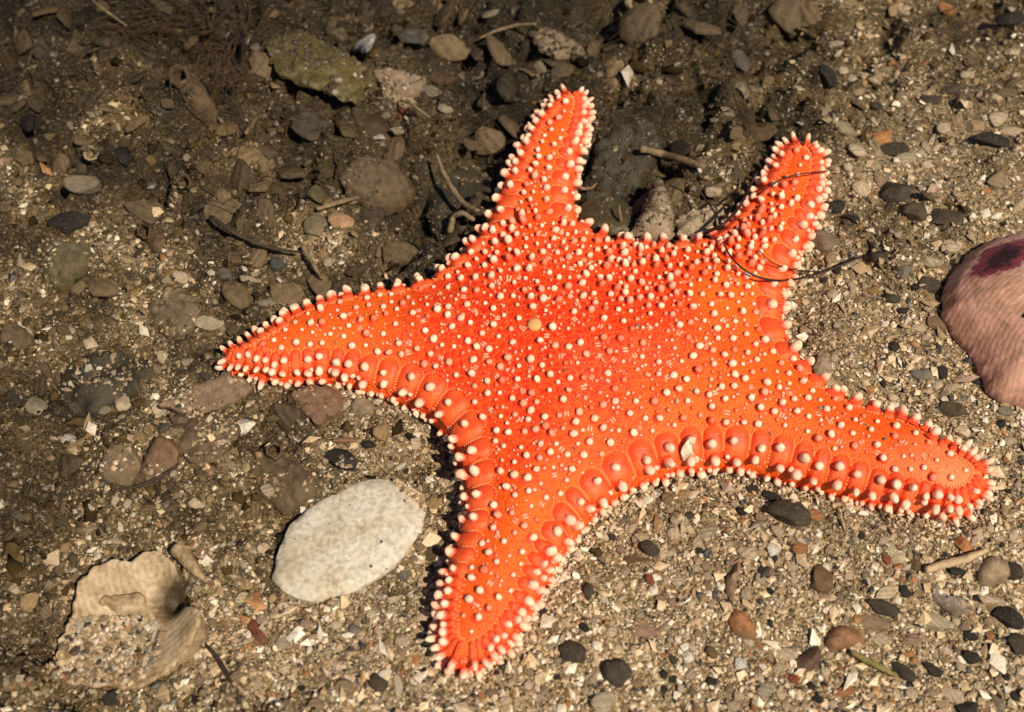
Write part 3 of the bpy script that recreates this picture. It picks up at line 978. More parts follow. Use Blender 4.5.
# ------------------------------------------------------------------ plates traced from the picture (shells, slabs, blades)
def plate_mesh(name, poly, mat, thick=0.0015, dome=0.0, cell=0.0016, zf=None, edge=0.0006, rough=0.0003, seed=0, tilt=None, base=None, top_fn=None, chip=1.0):
    """poly: Nx2 world outline. The plate follows a plane fitted to the bed below, its top domed. returns mesh, origin"""
    L = smooth_loop(resample(poly, cell * 0.6), 1, .3)
    if np.sum(L[:, 0] * np.roll(L[:, 1], -1) - np.roll(L[:, 0], -1) * L[:, 1]) < 0: L = L[::-1]
    rg = np.random.default_rng(seed + 5)
    _t = np.roll(L, -1, 0) - np.roll(L, 1, 0); _q = np.stack([_t[:, 1], -_t[:, 0]], -1); _q /= np.linalg.norm(_q, axis=1)[:, None] + 1e-12
    _a = NZ[3](L[:, 0] * 330 + seed, L[:, 1] * 330) * .00055 + NZ[4](L[:, 0] * 900 + seed, L[:, 1] * 900) * .0003
    L = L + _q * (_a * chip)[:, None]
    n = len(L)
    lo, hi = L.min(0), L.max(0)
    gx, gy = np.meshgrid(np.arange(lo[0], hi[0], cell), np.arange(lo[1], hi[1], cell), indexing='ij')
    gx = (gx + rg.uniform(-.2, .2, gx.shape) * cell).ravel(); gy = (gy + rg.uniform(-.2, .2, gy.shape) * cell).ravel()
    ok = in_poly(gx, gy, L) & (seg_dist(gx, gy, L) > cell * 0.55)
    P = np.vstack([L, np.stack([gx[ok], gy[ok]], -1)])
    vs, es, fs, *_ = delaunay_2d_cdt([Vector(p) for p in P], [(i, (i + 1) % n) for i in range(n)], [], 1, 1e-8)
    V2 = np.array([(v.x, v.y) for v in vs]); T = np.array([f for f in fs if len(f) == 3])
    c = L.mean(0)
    if base is None:
        g = gz(L[:, 0], L[:, 1]); gi = gz(V2[:, 0], V2[:, 1])
        A = np.column_stack([V2 - c, np.ones(len(V2))])
        co, *_ = np.linalg.lstsq(A, gi, rcond=None)
    else: co = np.array((0, 0, base))
    if tilt is not None: co[:2] = co[:2] * 0.4 + np.array(tilt)
    pl = np.column_stack([V2 - c, np.ones(len(V2))]) @ co
    d = seg_dist(V2[:, 0], V2[:, 1], L); dm = d.max() + 1e-9
    q = np.clip(d / dm, 0, 1)
    top = thick * 0.35 + thick * 0.65 * smooth(0, edge * 2.2 / dm, q) + dome * (1 - (1 - q) ** 2)
    top = top + rough * NZ[3](V2[:, 0] * 260 + seed * 3.1, V2[:, 1] * 260) + 0.5 * rough * NZ[4](V2[:, 0] * 700, V2[:, 1] * 700 + seed)
    if top_fn is not None: top = top + top_fn(V2, d, dm)
    zt = pl + top
    zb = pl - thick * 0.5 + dome * 0.8 * (1 - (1 - q) ** 2) - 0.0002
    zb = np.minimum(zb, zt - 0.0004)
    W = np.vstack([np.column_stack([V2, zt]), np.column_stack([V2, zb])])
    m = len(V2)
    from collections import Counter
    ec = Counter()
    for a, b, cc in T:
        for e in ((a, b), (b, cc), (cc, a)): ec[(min(e), max(e))] += 1
    side = []
    for a, b, cc in T:
        for e in ((a, b), (b, cc), (cc, a)):
            if ec[(min(e), max(e))] == 1: side += [(e[0], e[0] + m, e[1]), (e[1], e[0] + m, e[1] + m)]
    Fc = np.vstack([T, T[:, ::-1] + m, np.array(side)])
    org = np.array((c[0], c[1], float(co[2])))
    me = tri_mesh(name, W - org, Fc, mat, True)
    try: me.set_sharp_from_angle(angle=math.radians(50))
    except Exception: pass
    return me, org

def px_poly(pp, lift=0.0):
    a = np.array(pp, float)
    P = on_bed(a[:, 0], a[:, 1], lift)
    # the outline is flat at its mean level
    z = float(np.median(P[:, 2]))
    return unproj(a[:, 0], a[:, 1], z)[:, :2]

_seed = [0]
SLABS = []
def ribs(hx, hy, n=26, amp=.0005):
    h = unproj(hx, hy, .002)[0, :2]
    def f(V2, d, dm):
        a = np.arctan2(V2[:, 1] - h[1], V2[:, 0] - h[0]); r = np.hypot(V2[:, 0] - h[0], V2[:, 1] - h[1])
        return amp * np.sin(a * n) * smooth(0, .006, r) + .0003 * np.sin(r * 3800)
    return f
def rings(hx, hy, per=.003, amp=.0002):
    h = unproj(hx, hy, .002)[0, :2]
    def f(V2, d, dm):
        r = np.hypot(V2[:, 0] - h[0], V2[:, 1] - h[1]) / per + 1.3 * NZ[5](V2[:, 0] * 60, V2[:, 1] * 60)
        return amp * (r - np.floor(r))
    return f
def steps(ang, per=.0022, amp=.0006):
    ca, sa = math.cos(math.radians(ang)), math.sin(math.radians(ang))
    def f(V2, d, dm):
        t = (V2[:, 0] * ca + V2[:, 1] * sa) / per + 1.2 * NZ[5](V2[:, 0] * 150, V2[:, 1] * 150)
        return amp * (t - np.floor(t))
    return f
def slab(name, label, cat, pp, mat, color=None, lift=0.0008, foot=True, **kw):
    _seed[0] += 1
    poly = px_poly(pp, lift + kw.get('thick', .0015))
    me, org = plate_mesh(name, poly, mat, seed=_seed[0], **kw)
    o = link(name, me, loc=org + np.array((0, 0, lift)))
    if color is not None: o.color = (*color, 1)
    if label: tag(o, label, cat)
    if foot: FOOT.append(poly)
    if float(silt(*poly.mean(0))) > .3 and name != 'white_shell' and 'squarish' not in label: SLABS.append((o, poly))
    return o

C = dict(black=(.021, .018, .014), dark=(.050, .037, .025), brown=(.13, .075, .036), tan=(.30, .20, .115), cream=(.52, .40, .26), white=(.66, .60, .49),
         orange=(.36, .16, .06), grey=(.15, .13, .10), olive=(.10, .083, .032), pink=(.34, .21, .14), flake=(.19, .125, .058), red=(.20, .055, .03), dim=(.20, .145, .085), pale=(.40, .32, .21))

# chalky white shell
slab('white_shell', 'large chalky white shell valve lying flat left of the lower arm', 'shell',
     [(272,577),(274,560),(281,540),(288,524),(303,508),(322,494),(342,483),(360,478),(380,475),(396,478),(412,484),(424,494),(427,506),(422,522),(414,538),(404,553),(392,565),(374,577),(356,589),(334,596),(312,599),(296,596),(281,589)],
     M_WHITE, thick=0.0014, dome=0.0012, cell=0.0016, rough=0.00012, chip=.45, lift=.0019)
# big ridged shell at the frame's edge
_bp = [(944,303),(944,288),(949,274),(957,263),(968,253),(980,244),(992,237),(1006,232),(1024,231),(1050,234),(1078,248),(1096,275),(1100,318),(1088,372),(1060,404),(1032,404),(1008,396),(993,388),(984,371),(976,352),(963,339),(951,324)]
_bpw = px_poly(_bp, 0.004); _bc = _bpw.mean(0)
def _st(px, py):
    q = unproj(px, py, 0.010)[0, :2] - _bc
    return q
_s1 = _st(977, 262); _h1 = _st(1013, 331); _h2 = _st(996, 323)
slab('ridged_shell', 'big domed pinkish tan shell with a dark maroon stain beside the pale sand', 'shell', _bp,
     mat_big_shell(_s1, [(_h1[0], _h1[1], 0.0018), (_h2[0], _h2[1], 0.0009)]), thick=0.003, dome=0.0130, cell=0.0009, rough=0.00022, edge=0.0014, lift=0.0012, top_fn=rings(1050,450,.0021,.00013))
# shell chip resting on the star
cp = np.array([(696,438),(690,440),(685,444),(681,451),(683,459),(688,463),(693,464.5),(697,461),(700,457),(696,454),(693,451),(692,446),(693,442)], float)
P = on_any(cp[:, 0], cp[:, 1], 0.0036)
_k, *_ = np.linalg.lstsq(np.column_stack([P[:, :2] - P[:, :2].mean(0), np.ones(len(P))]), P[:, 2], rcond=None)
me, org = plate_mesh('shell_chip', P[:, :2], M_SHELL, thick=0.0007, cell=0.0006, rough=0.00006, edge=0.0002, seed=77, base=float(_k[2]), tilt=tuple(_k[:2]), chip=.3)
o = link('shell_chip', me, loc=org); o.color = (0.95, 0.80, 0.58, 1)
tag(o, 'crescent cream shell chip stuck on a marginal plate of the sea star', 'shell chip')

# shard under the left arm tip
slab('shell_shard', 'pointed brown flat shell shard under the left arm tip', 'shell shard', [(159,404),(172,396),(188,388),(206,380),(223,373),(240,374),(254,388),(244,396),(232,401),(218,408),(203,414),(183,411)],
     M_SHELL, (0.25, 0.165, 0.10), thick=0.0012, lift=0.003, tilt=(0.0, 0.10), cell=0.0011, top_fn=steps(60,.0045,.0003))
slab('leaf_blade', 'broad olive leaf blade lying torn among brown silt', 'leaf', [(263,36),(275,24),(288,19),(310,23),(331,31),(352,44),(369,58),(371,78),(361,84),(363,94),(354,102),(338,98),(320,92),(301,87),(280,78),(270,58)],
     M_BLADE, thick=0.0008, dome=0.0014, lift=0.0052, cell=0.0013, rough=0.0012, top_fn=ribs(372,92,14,.0005), chip=1.6)
slab('shell_chip', 'squarish white shell chip standing beside the olive leaf blade', 'shell chip', [(351,26),(362,25),(374,31),(376,44),(371,60),(362,54),(359,40),(352,36)], M_SHELL, C['white'], thick=0.0016, lift=0.0035, cell=0.0009)
slab('shell_flake', 'pinkish layered shell flake right of the olive leaf blade', 'shell', [(373,70),(388,68),(408,71),(426,76),(419,88),(404,91),(386,87)], M_SHELL, (0.27, 0.19, 0.125), thick=0.0012, dome=0.001, lift=0.002, cell=0.001, top_fn=steps(80))
slab('shell_flake', 'narrow curled shell flake below the pinkish layered flake', 'shell', [(380,86),(396,94),(412,93),(418,99),(404,103),(388,98)], M_SHELL, (0.34, 0.24, 0.15), thick=0.001, dome=0.001, lift=0.001, cell=0.0014)
slab('scallop_shell', 'rounded tan shell valve above the top arm', 'shell', [(532,40),(537,29),(548,24),(562,25),(575,32),(586,40),(582,52),(570,60),(555,64),(540,60),(534,50)], M_SHELL, (0.23, 0.165, 0.105), thick=0.0013, dome=0.0028, lift=0.001, cell=0.0011, top_fn=ribs(588,42,34,.0003))
slab('brown_shell', 'smooth brown shell half under silt left of the top arm', 'shell', [(339,182),(350,168),(368,159),(390,158),(408,164),(414,176),(402,188),(385,197),(362,196),(346,192)], M_SHELL, (0.095, 0.060, 0.030), thick=0.0013, dome=0.0030, lift=0.0035, cell=0.0012, top_fn=steps(70,.004,.0004))
slab('dark_slab', 'blackish slate slab in the hollow left of the top arm', 'stone', [(430,160),(447,152),(470,157),(490,172),(500,190),(480,215),(462,232),(440,235),(428,215),(424,185)], M_DARKROCK, thick=0.003, dome=0.001, lift=-0.001, cell=0.002, rough=0.0012)
slab('dark_rock', 'dark brown rock close right of the top arm', 'rock', [(584,198),(588,164),(598,138),(616,119),(640,120),(660,136),(662,152),(648,166),(640,184),(630,200),(606,203)], M_DARKROCK, thick=0.003, dome=0.002, lift=-0.0015, cell=0.0013, rough=0.0022, top_fn=steps(55,.006,.0011))
slab('olive_slab', 'smooth dark olive slab between the two upper arms', 'stone', [(574,214),(582,198),(604,194),(626,196),(633,210),(634,236),(616,242),(590,236)], mat_plain('olive_slab', (0.035, 0.026, 0.011), (0.075, 0.058, 0.026), 90, 0.5, 0.0006), thick=0.003, dome=0.0012, lift=0.001, cell=0.0014, rough=.0006)
slab('ridged_rock', 'beige ridged rock between the two upper arms', 'rock', [(629,238),(639,216),(646,196),(650,176),(660,170),(669,184),(676,203),(677,218),(674,240),(650,243)], M_BEIGE, thick=0.004, dome=0.005, lift=0.001, cell=0.0016, rough=0.0012)
slab('shell_fan', 'cream fan shaped shell fragment at the foot of the upper right arm', 'shell', [(676,240),(678,216),(690,207),(699,205),(711,200),(731,195),(727,210),(717,223),(702,236)], M_SHELL, (0.36, 0.27, 0.165), thick=0.0012, dome=0.0012, lift=0.002, cell=0.0009, top_fn=ribs(735,192))
slab('shell_fan', 'grey brown fan shell half sunk in silt above the left arm', 'shell', [(146,305),(150,294),(162,290),(182,290),(192,296),(202,310),(196,326),(182,334),(166,332),(152,322)], M_SHELL, (0.16, 0.115, 0.065), thick=0.0014, dome=0.0014, lift=0.0005, cell=0.0011, top_fn=ribs(150,292))
slab('dark_plate', 'black silty plate sunk in the hollow at the left edge', 'stone', [(48,372),(66,358),(92,350),(122,350),(150,358),(158,372),(142,390),(118,398),(96,410),(72,412),(54,400)], M_DARKROCK, thick=0.002, dome=0.001, lift=0.0, cell=0.0018, rough=0.0022)
slab('flat_stone', 'pinkish brown flat stone under the lower edge of the left arm', 'stone', [(289,396),(302,388),(330,384),(346,394),(344,404),(334,414),(318,426),(304,414)], M_SHELL, (0.20, 0.105, 0.06), thick=0.0015, lift=0.0005, cell=0.0012, rough=.0006, top_fn=steps(100,.004,.0005))
slab('shell_flake', 'round brown shell flake below the black silty plate', 'shell', [(98,468),(104,452),(118,444),(134,446),(142,456),(138,470),(124,482),(108,480)], M_SHELL, (0.17, 0.115, 0.062), thick=0.0013, dome=0.0008, lift=0.001, cell=0.0011, rough=.0006, top_fn=steps(40,.003,.0005))
slab('shell_flake', 'reddish brown shell flake with a dark lower edge beside the round flake', 'shell', [(138,470),(146,450),(158,438),(174,440),(180,452),(176,464),(160,474),(144,480)], M_SHELL, (0.17, 0.09, 0.045), thick=0.0013, dome=0.0008, lift=0.0015, cell=0.0011, rough=.0006, top_fn=steps(40,.003,.0005))
slab('silt_slab', 'brown silt covered slab below the left arm tip', 'stone', [(170,412),(200,416),(230,410),(240,426),(228,448),(206,470),(186,462),(176,440)], M_SHELL, (0.115, 0.073, 0.038), thick=0.0012, dome=0.0005, lift=0.0002, cell=0.0013, rough=0.0012)
slab('weedy_slab', 'tilted brown slab above the chalky white shell', 'stone', [(246,470),(252,452),(268,446),(292,458),(316,476),(318,492),(300,506),(284,512),(268,500)], M_SHELL, (0.115, 0.074, 0.038), thick=0.0014, dome=0.0006, lift=0.0004, cell=0.0013, rough=0.0012)
slab('striped_shell', 'grey striped shell sliver in the pale sand at the right', 'shell', [(931,583),(942,588),(956,595),(972,602),(972,611),(958,613),(944,604),(934,594)], M_SHELL, (0.33, 0.26, 0.20), thick=0.0011, dome=0.0015, lift=0.0005, cell=0.0011)
slab('shell_chip', 'grey squared shell shard leaning on the right arm', 'shell chip', [(812,366),(818,354),(828,352),(833,360),(828,376),(820,378)], M_SHELL, (0.30, 0.22, 0.14), thick=0.0014, lift=0.0018, cell=0.0011, tilt=(0, .2))
slab('olive_lump', 'oval olive silt covered shell left of the worm tubes', 'shell', [(42,272),(48,256),(60,246),(76,240),(90,240),(92,252),(82,266),(66,278),(50,282)], M_SHELL, (0.085, 0.066, 0.028), thick=0.0012, dome=0.0018, lift=-0.0003, cell=0.0012, rough=.0008, top_fn=ribs(45,285,18,.0004))
slab('wood_chip', 'reddish wood splinter in the sand right of the broken shell', 'wood chip', [(246,622),(252,617),(260,627),(268,641),(262,644),(252,634)], M_SHELL, C['red'], thick=0.0012, lift=0.0006, cell=0.001)
slab('shell_chip', 'orange angular shell shard in the sand under the right arm', 'shell chip', [(728,618),(735,609),(748,612),(756,624),(755,640),(744,636),(733,631)], M_SHELL, C['orange'], thick=0.0014, dome=.0006, lift=0.0006, cell=0.001)
slab('shell_sliver', 'upright cream shell sliver above the orange angular shard', 'shell chip', [(729,598),(727,582),(733,566),(740,558),(741,568),(737,584),(733,600)], M_SHELL, C['pink'], thick=0.0012, dome=.0012, lift=0.0008, cell=0.0009)
slab('rust_stone', 'rusty brown flat stone at the front right', 'stone', [(826,640),(832,630),(846,624),(860,630),(866,640),(852,644),(840,650),(830,650)], M_SHELL, (0.27, 0.13, 0.06), thick=0.0013, dome=.001, lift=0.0005, cell=0.0011)
slab('shell_flake', 'tan oval shell flake at the right edge below the cream stick', 'shell', [(977,568),(983,559),(996,555),(1008,560),(1011,572),(1003,582),(990,584),(980,579)], M_SHELL, (0.34, 0.245, 0.14), thick=0.0012, dome=.0016, lift=0.0005, cell=0.0011)

# broken shell, seen from inside
def X(q): return [(40 + a / 4.19, 530 + b / 4.19) for a, b in q]
bsp = X([(55,612),(80,520),(105,410),(160,340),(180,240),(250,195),(320,158),(400,156),(470,130),(515,108),(570,160),(600,250),(620,330),(690,380),(692,450),(640,522),(560,582),(470,622),(380,648),(300,640),(180,630)])
bw = px_poly(bsp, 0.003)
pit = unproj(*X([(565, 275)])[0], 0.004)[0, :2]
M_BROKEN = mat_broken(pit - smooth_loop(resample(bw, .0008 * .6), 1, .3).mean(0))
mid = unproj(*X([(330, 500)])[0], 0.002)[0, :2]
fan = unproj(*X([(660, 430)])[0], 0.004)[0, :2]
_ll = unproj(*X([(330, 600)])[0], 0.002)[0, :2]
def dish(V2, d, dm):
    open_ = 1 - np.exp(-(((V2[:, 0] - _ll[0]) / .020) ** 2 + ((V2[:, 1] - _ll[1]) / .008) ** 2))
    e = (0.0034 * np.exp(-(d / 0.0055) ** 2) + .0012 * np.exp(-(d / .0012) ** 2)) * open_
    r1 = np.hypot(V2[:, 0] - pit[0], V2[:, 1] - pit[1]); r2 = np.hypot((V2[:, 0] - mid[0]) / 1.3, V2[:, 1] - mid[1])
    r3 = np.hypot(V2[:, 0] - fan[0], V2[:, 1] - fan[1])
    lines = 0.00010 * np.sin(d * 5200 + 3 * NZ[2](V2[:, 0] * 120, V2[:, 1] * 120))
    return e + lines - 0.0095 * np.exp(-(r1 / 0.0046) ** 2) - 0.0034 * np.exp(-(r2 / 0.013) ** 2) + 0.0046 * np.exp(-(r3 / 0.008) ** 2)
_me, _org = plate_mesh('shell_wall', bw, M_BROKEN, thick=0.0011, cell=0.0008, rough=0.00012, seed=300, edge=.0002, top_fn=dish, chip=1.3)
brk = empty('broken_shell', _org + np.array((0, 0, 0.0034)))
tag(brk, 'broken tan shell lying hollow side up and half filled with sand', 'shell')
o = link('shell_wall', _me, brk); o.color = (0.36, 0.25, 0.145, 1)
def sweep(path, radii, seg=7, cap=True, inner=None):
    P = np.array(path, float); n = len(P)
    T = np.gradient(P, axis=0); T /= np.linalg.norm(T, axis=1)[:, None] + 1e-12
    ref = np.array((0.13, 0.21, 1.0)); V = []; F = []
    for i in range(n):
        a = np.cross(T[i], ref); a /= np.linalg.norm(a) + 1e-9; b = np.cross(a, T[i])
        for k in range(seg):
            t = 2 * math.pi * k / seg
            V.append(P[i] + radii[i] * (math.cos(t) * a + math.sin(t) * b))
    for i in range(n - 1):
        for k in range(seg):
            a, b = i * seg + k, i * seg + (k + 1) % seg
            F += [(a, b, b + seg), (a, b + seg, a + seg)]
    if cap:
        for i, s in ((0, -1), (n - 1, 1)):
            c = len(V); V.append(P[i] + T[i] * radii[i] * 0.4 * s)
            for k in range(seg):
                q = (i * seg + k, i * seg + (k + 1) % seg, c)
                F.append(q if s > 0 else q[::-1])
    return np.array(V), np.array(F)

def curve(P, n):
    """smooth polyline through points"""
    P = np.array(P, float)
    L = np.r_[0, np.cumsum(np.linalg.norm(np.diff(P, axis=0), axis=1))]
    Q = np.stack([np.interp(np.linspace(0, L[-1], n), L, P[:, k]) for k in range(P.shape[1])], -1)
    for _ in range(max(1, n // 6)):
        Q[1:-1] = 0.5 * Q[1:-1] + 0.25 * (Q[:-2] + Q[2:])
    return Q

hp = np.array(X([(565, 70), (600, 100), (635, 150), (685, 205)]))
HP = on_bed(hp[:, 0], hp[:, 1], 0.006); HP = curve(HP, 12)
V, F = sweep(HP, np.array([.0016, .0021, .0022, .0022, .0021, .002, .0019, .0017, .0015, .0013, .001, .0007]), 8)
V += RNG.normal(0, .00012, V.shape)
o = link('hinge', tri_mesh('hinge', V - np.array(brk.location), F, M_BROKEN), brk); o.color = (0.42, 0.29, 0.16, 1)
tw = px_poly(X([(238,302),(270,278),(330,270),(420,268),(445,290),(440,320),(380,332),(320,336),(290,318)]), 0.006)
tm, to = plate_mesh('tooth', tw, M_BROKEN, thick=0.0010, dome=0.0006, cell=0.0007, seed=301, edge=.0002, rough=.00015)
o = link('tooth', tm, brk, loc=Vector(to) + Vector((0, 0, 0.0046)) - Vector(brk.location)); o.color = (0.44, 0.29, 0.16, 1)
FOOT.append(bw)

# ------------------------------------------------------------------ worm tubes
def worm_tube(label, mouth, foot, r_px, high, mat=M_TUBE, cat='worm tube'):
    A = on_bed(*mouth, high)[0]
    B = on_bed(*foot, -.006)[0]
    ax = np.array((0.12, -0.55, 1.0)); ax /= np.linalg.norm(ax)
    path = [A, A - ax * .0022, A - ax * .0045 + (B - A) * np.array((.22, .22, 0)), A * .45 + B * .55 - np.array((0, 0, .0005)), B]
    Q = curve(path, 16)
    R = np.interp(np.linspace(0, 1, 16), np.linspace(0, 1, len(r_px)), np.array(r_px)) * PX
    V, F = sweep(Q, R * (1 + .05 * np.sin(np.arange(16) * 2.1)), 14, cap=False)
    V += RNG.normal(0, 0.00028, V.shape)
    V[:14, 2] += RNG.normal(0, .0006, 14)
    # the mouth: rim turned in, then the bore going down
    q0 = Q[0]; t = Q[0] - Q[1]; t /= np.linalg.norm(t)
    rings = [V[:14]]
    for f, dd in ((0.86, 0.25), (0.70, 0.15), (0.60, -0.4), (0.55, -1.6), (0.35, -2.2)):
        rings.append((V[:14] - q0) * f + q0 + t * R[0] * dd)
    W = [V]; base = len(V); Fs = [F]
    prev = np.arange(14)
    for rg in rings[1:]:
        W.append(rg); cur = np.arange(base, base + 14); base += 14
        for k in range(14):
            a, b = prev[k], prev[(k + 1) % 14]; c, d = cur[k], cur[(k + 1) % 14]
            Fs.append(np.array([(a, c, b), (b, c, d)]))
        prev = cur
    W.append((q0 + t * R[0] * -2.3)[None]); Fs.append(np.array([(prev[k], base, prev[(k + 1) % 14]) for k in range(14)]))
    V = np.vstack(W); F = np.vstack(Fs)
    org = V[:224].mean(0)
    o = link('worm_tube', tri_mesh('worm_tube', V - org, F, mat), loc=org)
    tag(o, label, cat)
    _a = np.linspace(0, 6.28, 14)[:-1]
    for k in (5, 8, 11): SLABS.append((o, Q[k][:2] + R[k] * .9 * np.stack([np.cos(_a), np.sin(_a)], -1)))
    for k in range(0, 10, 3): DISCS.append((Q[k][0], Q[k][1], R[k]))
    return o

worm_tube('thick ringed worm tube with an open pale mouth at the upper left', (179,76), (214,122), [12, 13, 14, 14, 11], .0075)
worm_tube('small worm tube mouth on the pinkish brown lump above the left arm', (144,230), (172,254), [8.5, 9.5, 11, 12, 9], .0045)
worm_tube('worm tube with a dark opening at the top of the pinkish brown lump', (183,181), (176,216), [8, 9.5, 11, 12, 9], .0045)
worm_tube('broken pale tube ring lying open among yellow clumps at the left', (91,153), (112,160), [8, 9, 10, 8], .0035, mat_plain('pale_tube', (.20, .14, .075), (.34, .25, .15), 300))
worm_tube('curved cream tube bowl cut by the top edge above the top arm', (639,3), (650,-20), [15, 15, 14, 10], .005, mat_plain('cream_tube', (.20, .14, .07), (.40, .29, .17), 300))
worm_tube('curved tube end in the shade below the left arm', (274,450), (270,480), [8, 9, 9, 6], .006, mat_plain('brown_tube', (.06, .04, .02), (.13, .085, .045), 300))

# ------------------------------------------------------------------ twigs, sticks and strands
def twig(label, pp, r_px, lift, mat=M_TWIG, name='twig', cat='twig', n=20, seg=7, jit=0.1):
    a = np.array(pp, float)
    P = on_bed(a[:, 0], a[:, 1], np.array(lift)) if np.ndim(lift) == 0 else np.vstack([on_bed(a[k, 0], a[k, 1], lift[k]) for k in range(len(a))])
    Q = curve(P, n)
    R = np.interp(np.linspace(0, 1, n), np.linspace(0, 1, len(r_px)), np.array(r_px)) * PX
    V, F = sweep(Q, R, seg)
    V += RNG.normal(0, jit, V.shape) * R.mean()
    org = V.mean(0)
    o = link(name, tri_mesh(name, V - org, F, mat), loc=org)
    tag(o, label, cat)
    return o

twig('thin pale twig over the black hollow left of the top arm', [(437,155),(442,170),(450,185),(462,203),(478,211)], [1.6, 2.6, 3.2, 3.6, 2.2], .010)
twig('fuzzy arched stalk at the edge of the black hollow', [(450,232),(453,216),(463,212),(474,220)], [3.4, 3.2, 3.0, 2.4], [.004, .010, .011, .006])
twig('straight pale stick between the two upper arms', [(641,149),(662,154),(684,160),(704,167)], [4.0, 4.4, 4.2, 3.0], .005, name='stick', cat='stick')
twig('thick cream stick lying in the sand at the right edge', [(926,570),(945,564),(968,558),(987,550)], [3.6, 4.0, 3.8, 2.6], .0022, mat_plain('cream_stick', (.38, .26, .14), (.55, .41, .25), 300), 'stick', 'stick')
twig('olive twig behind the rusty flat stone at the front', [(852,652),(866,660),(882,668),(897,676)], [2.6, 3.0, 3.0, 2.0], .002, mat_plain('olive_twig', (.14, .11, .03), (.26, .21, .07), 400))
twig('long dark twig running above the left arm', [(211,217),(226,228),(244,238),(262,246),(282,250),(300,252)], [2.6, 2.6, 2.4, 2.2, 1.8, 1.2], .0055, M_DARKTWIG)
twig('short leaning twig just above the left arm', [(302,246),(309,258),(316,269),(322,279)], [1.8, 2.2, 2.2, 1.6], .004, M_TWIG)
twig('pale twig beside the orange tan pebble', [(317,209),(330,205),(344,201),(358,197)], [2.4, 2.8, 2.6, 1.8], .004, M_TWIG)
twig('thin brown splinter lying below the left arm', [(333,441),(341,440),(351,440),(358,441)], [1.6, 2.6, 2.6, 1.4], .002, mat_plain('splinter', (.14, .07, .035), (.24, .13, .07), 400))
twig('dark curved twig under the reddish brown shell flake', [(112,490),(128,489),(146,484),(162,476),(179,464)], [1.2, 1.6, 1.8, 1.6, 1.0], .003, M_DARKTWIG)
twig('dark twig in the sand right of the broken shell', [(207,646),(216,656),(226,672),(236,690),(240,704)], [1.6, 2.2, 2.2, 2.0, 1.4], .001, M_DARKTWIG)
twig('brown stalk left of the tan shell above the top arm', [(480,38),(498,30),(516,25),(536,24)], [1.4, 2.0, 2.2, 1.6], .004, M_TWIG)
twig('small upright stalk on the smooth olive slab', [(619,206),(620,216),(622,226),(623,234)], [1.6, 2.2, 2.0, 2.6], .006, M_TWIG)
twig('pinkish frayed stalk reaching from the top arm', [(577,186),(584,189),(592,188),(597,183)], [1.4, 1.8, 1.6, .8], .008, mat_plain('pink_stalk', (.22, .11, .06), (.34, .20, .12), 400))
twig('thin twig crossing the silt at the far upper left', [(92,0),(104,10),(116,18),(127,26)], [1.0, 1.3, 1.3, .8], .006, M_TWIG)
twig('pale stub of twig standing by the worm tube', [(246,133),(250,127),(254,122),(257,117)], [2.2, 2.4, 2.2, 1.6], .004, M_TWIG)
twig('slender twig below the brown stalk at the top edge', [(430,118),(420,110),(411,104),(400,100)], [1.0, 1.4, 1.4, 1.0], .006, M_TWIG)

sr = empty('weed_strand', (0.07, 0.05, 0.02))
tag(sr, 'wiry dark red weed strand tangled over the upper right arm', 'seaweed')
def strand(pp, r0, r1, lift, n=30):
    a = np.array(pp, float)
    P = on_any(a[:, 0], a[:, 1], lift)
    Q = curve(P, n)
    R = np.linspace(r0, r1, n) * PX
    V, F = sweep(Q, R, 6)
    link('branch', tri_mesh('branch', V - np.array(sr.location), F, M_WEED), sr)
strand([(689,177),(698,188),(708,203),(718,217)], 0.9, 1.1, .0115, 20)
strand([(718,217),(721,230),(724,245),(731,259),(744,271),(759,279),(778,281),(797,279),(814,276),(827,271),(845,264),(864,255)], 0.9, 1.3, .0045, 60)
strand([(759,250),(766,259),(776,265),(789,269),(805,271),(822,272)], .5, .8, .0042, 24)
strand([(706,232),(722,226),(736,212),(746,196),(752,182),(757,172)], 2.2, 1.0, .010, 30)
strand([(722,228),(742,206),(764,190),(786,176),(805,173),(820,172),(836,170)], .9, .6, .0048, 36)
strand([(729,193),(732,200),(731,210),(724,220)], .8, 1.1, .010, 14)

# ------------------------------------------------------------------ pebbles and chips read from the picture
def stone_mesh(seed, facets=6):
    rg = np.random.default_rng(seed)
    v = ICO[2][0].copy()
    for _ in range(facets):                       # flat faces cut off
        n = rg.normal(size=3); n /= np.linalg.norm(n); h = rg.uniform(.48, .86)
        q = v @ n; k = q > h
        v[k] -= np.outer(q[k] - h, n)
    v *= (1 + 0.07 * NZ[2](v[:, 0] * 2.1 + seed, v[:, 1] * 2.1 + v[:, 2] * 1.7))[:, None]
    v /= np.abs(v).max(0)
    me = tri_mesh('pebble', v, ICO[2][1], M_STONE, True)
    try: me.set_sharp_from_angle(angle=math.radians(38))
    except Exception: pass
    return me
STONES = [stone_mesh(s, 6 + s % 7) for s in range(14)]

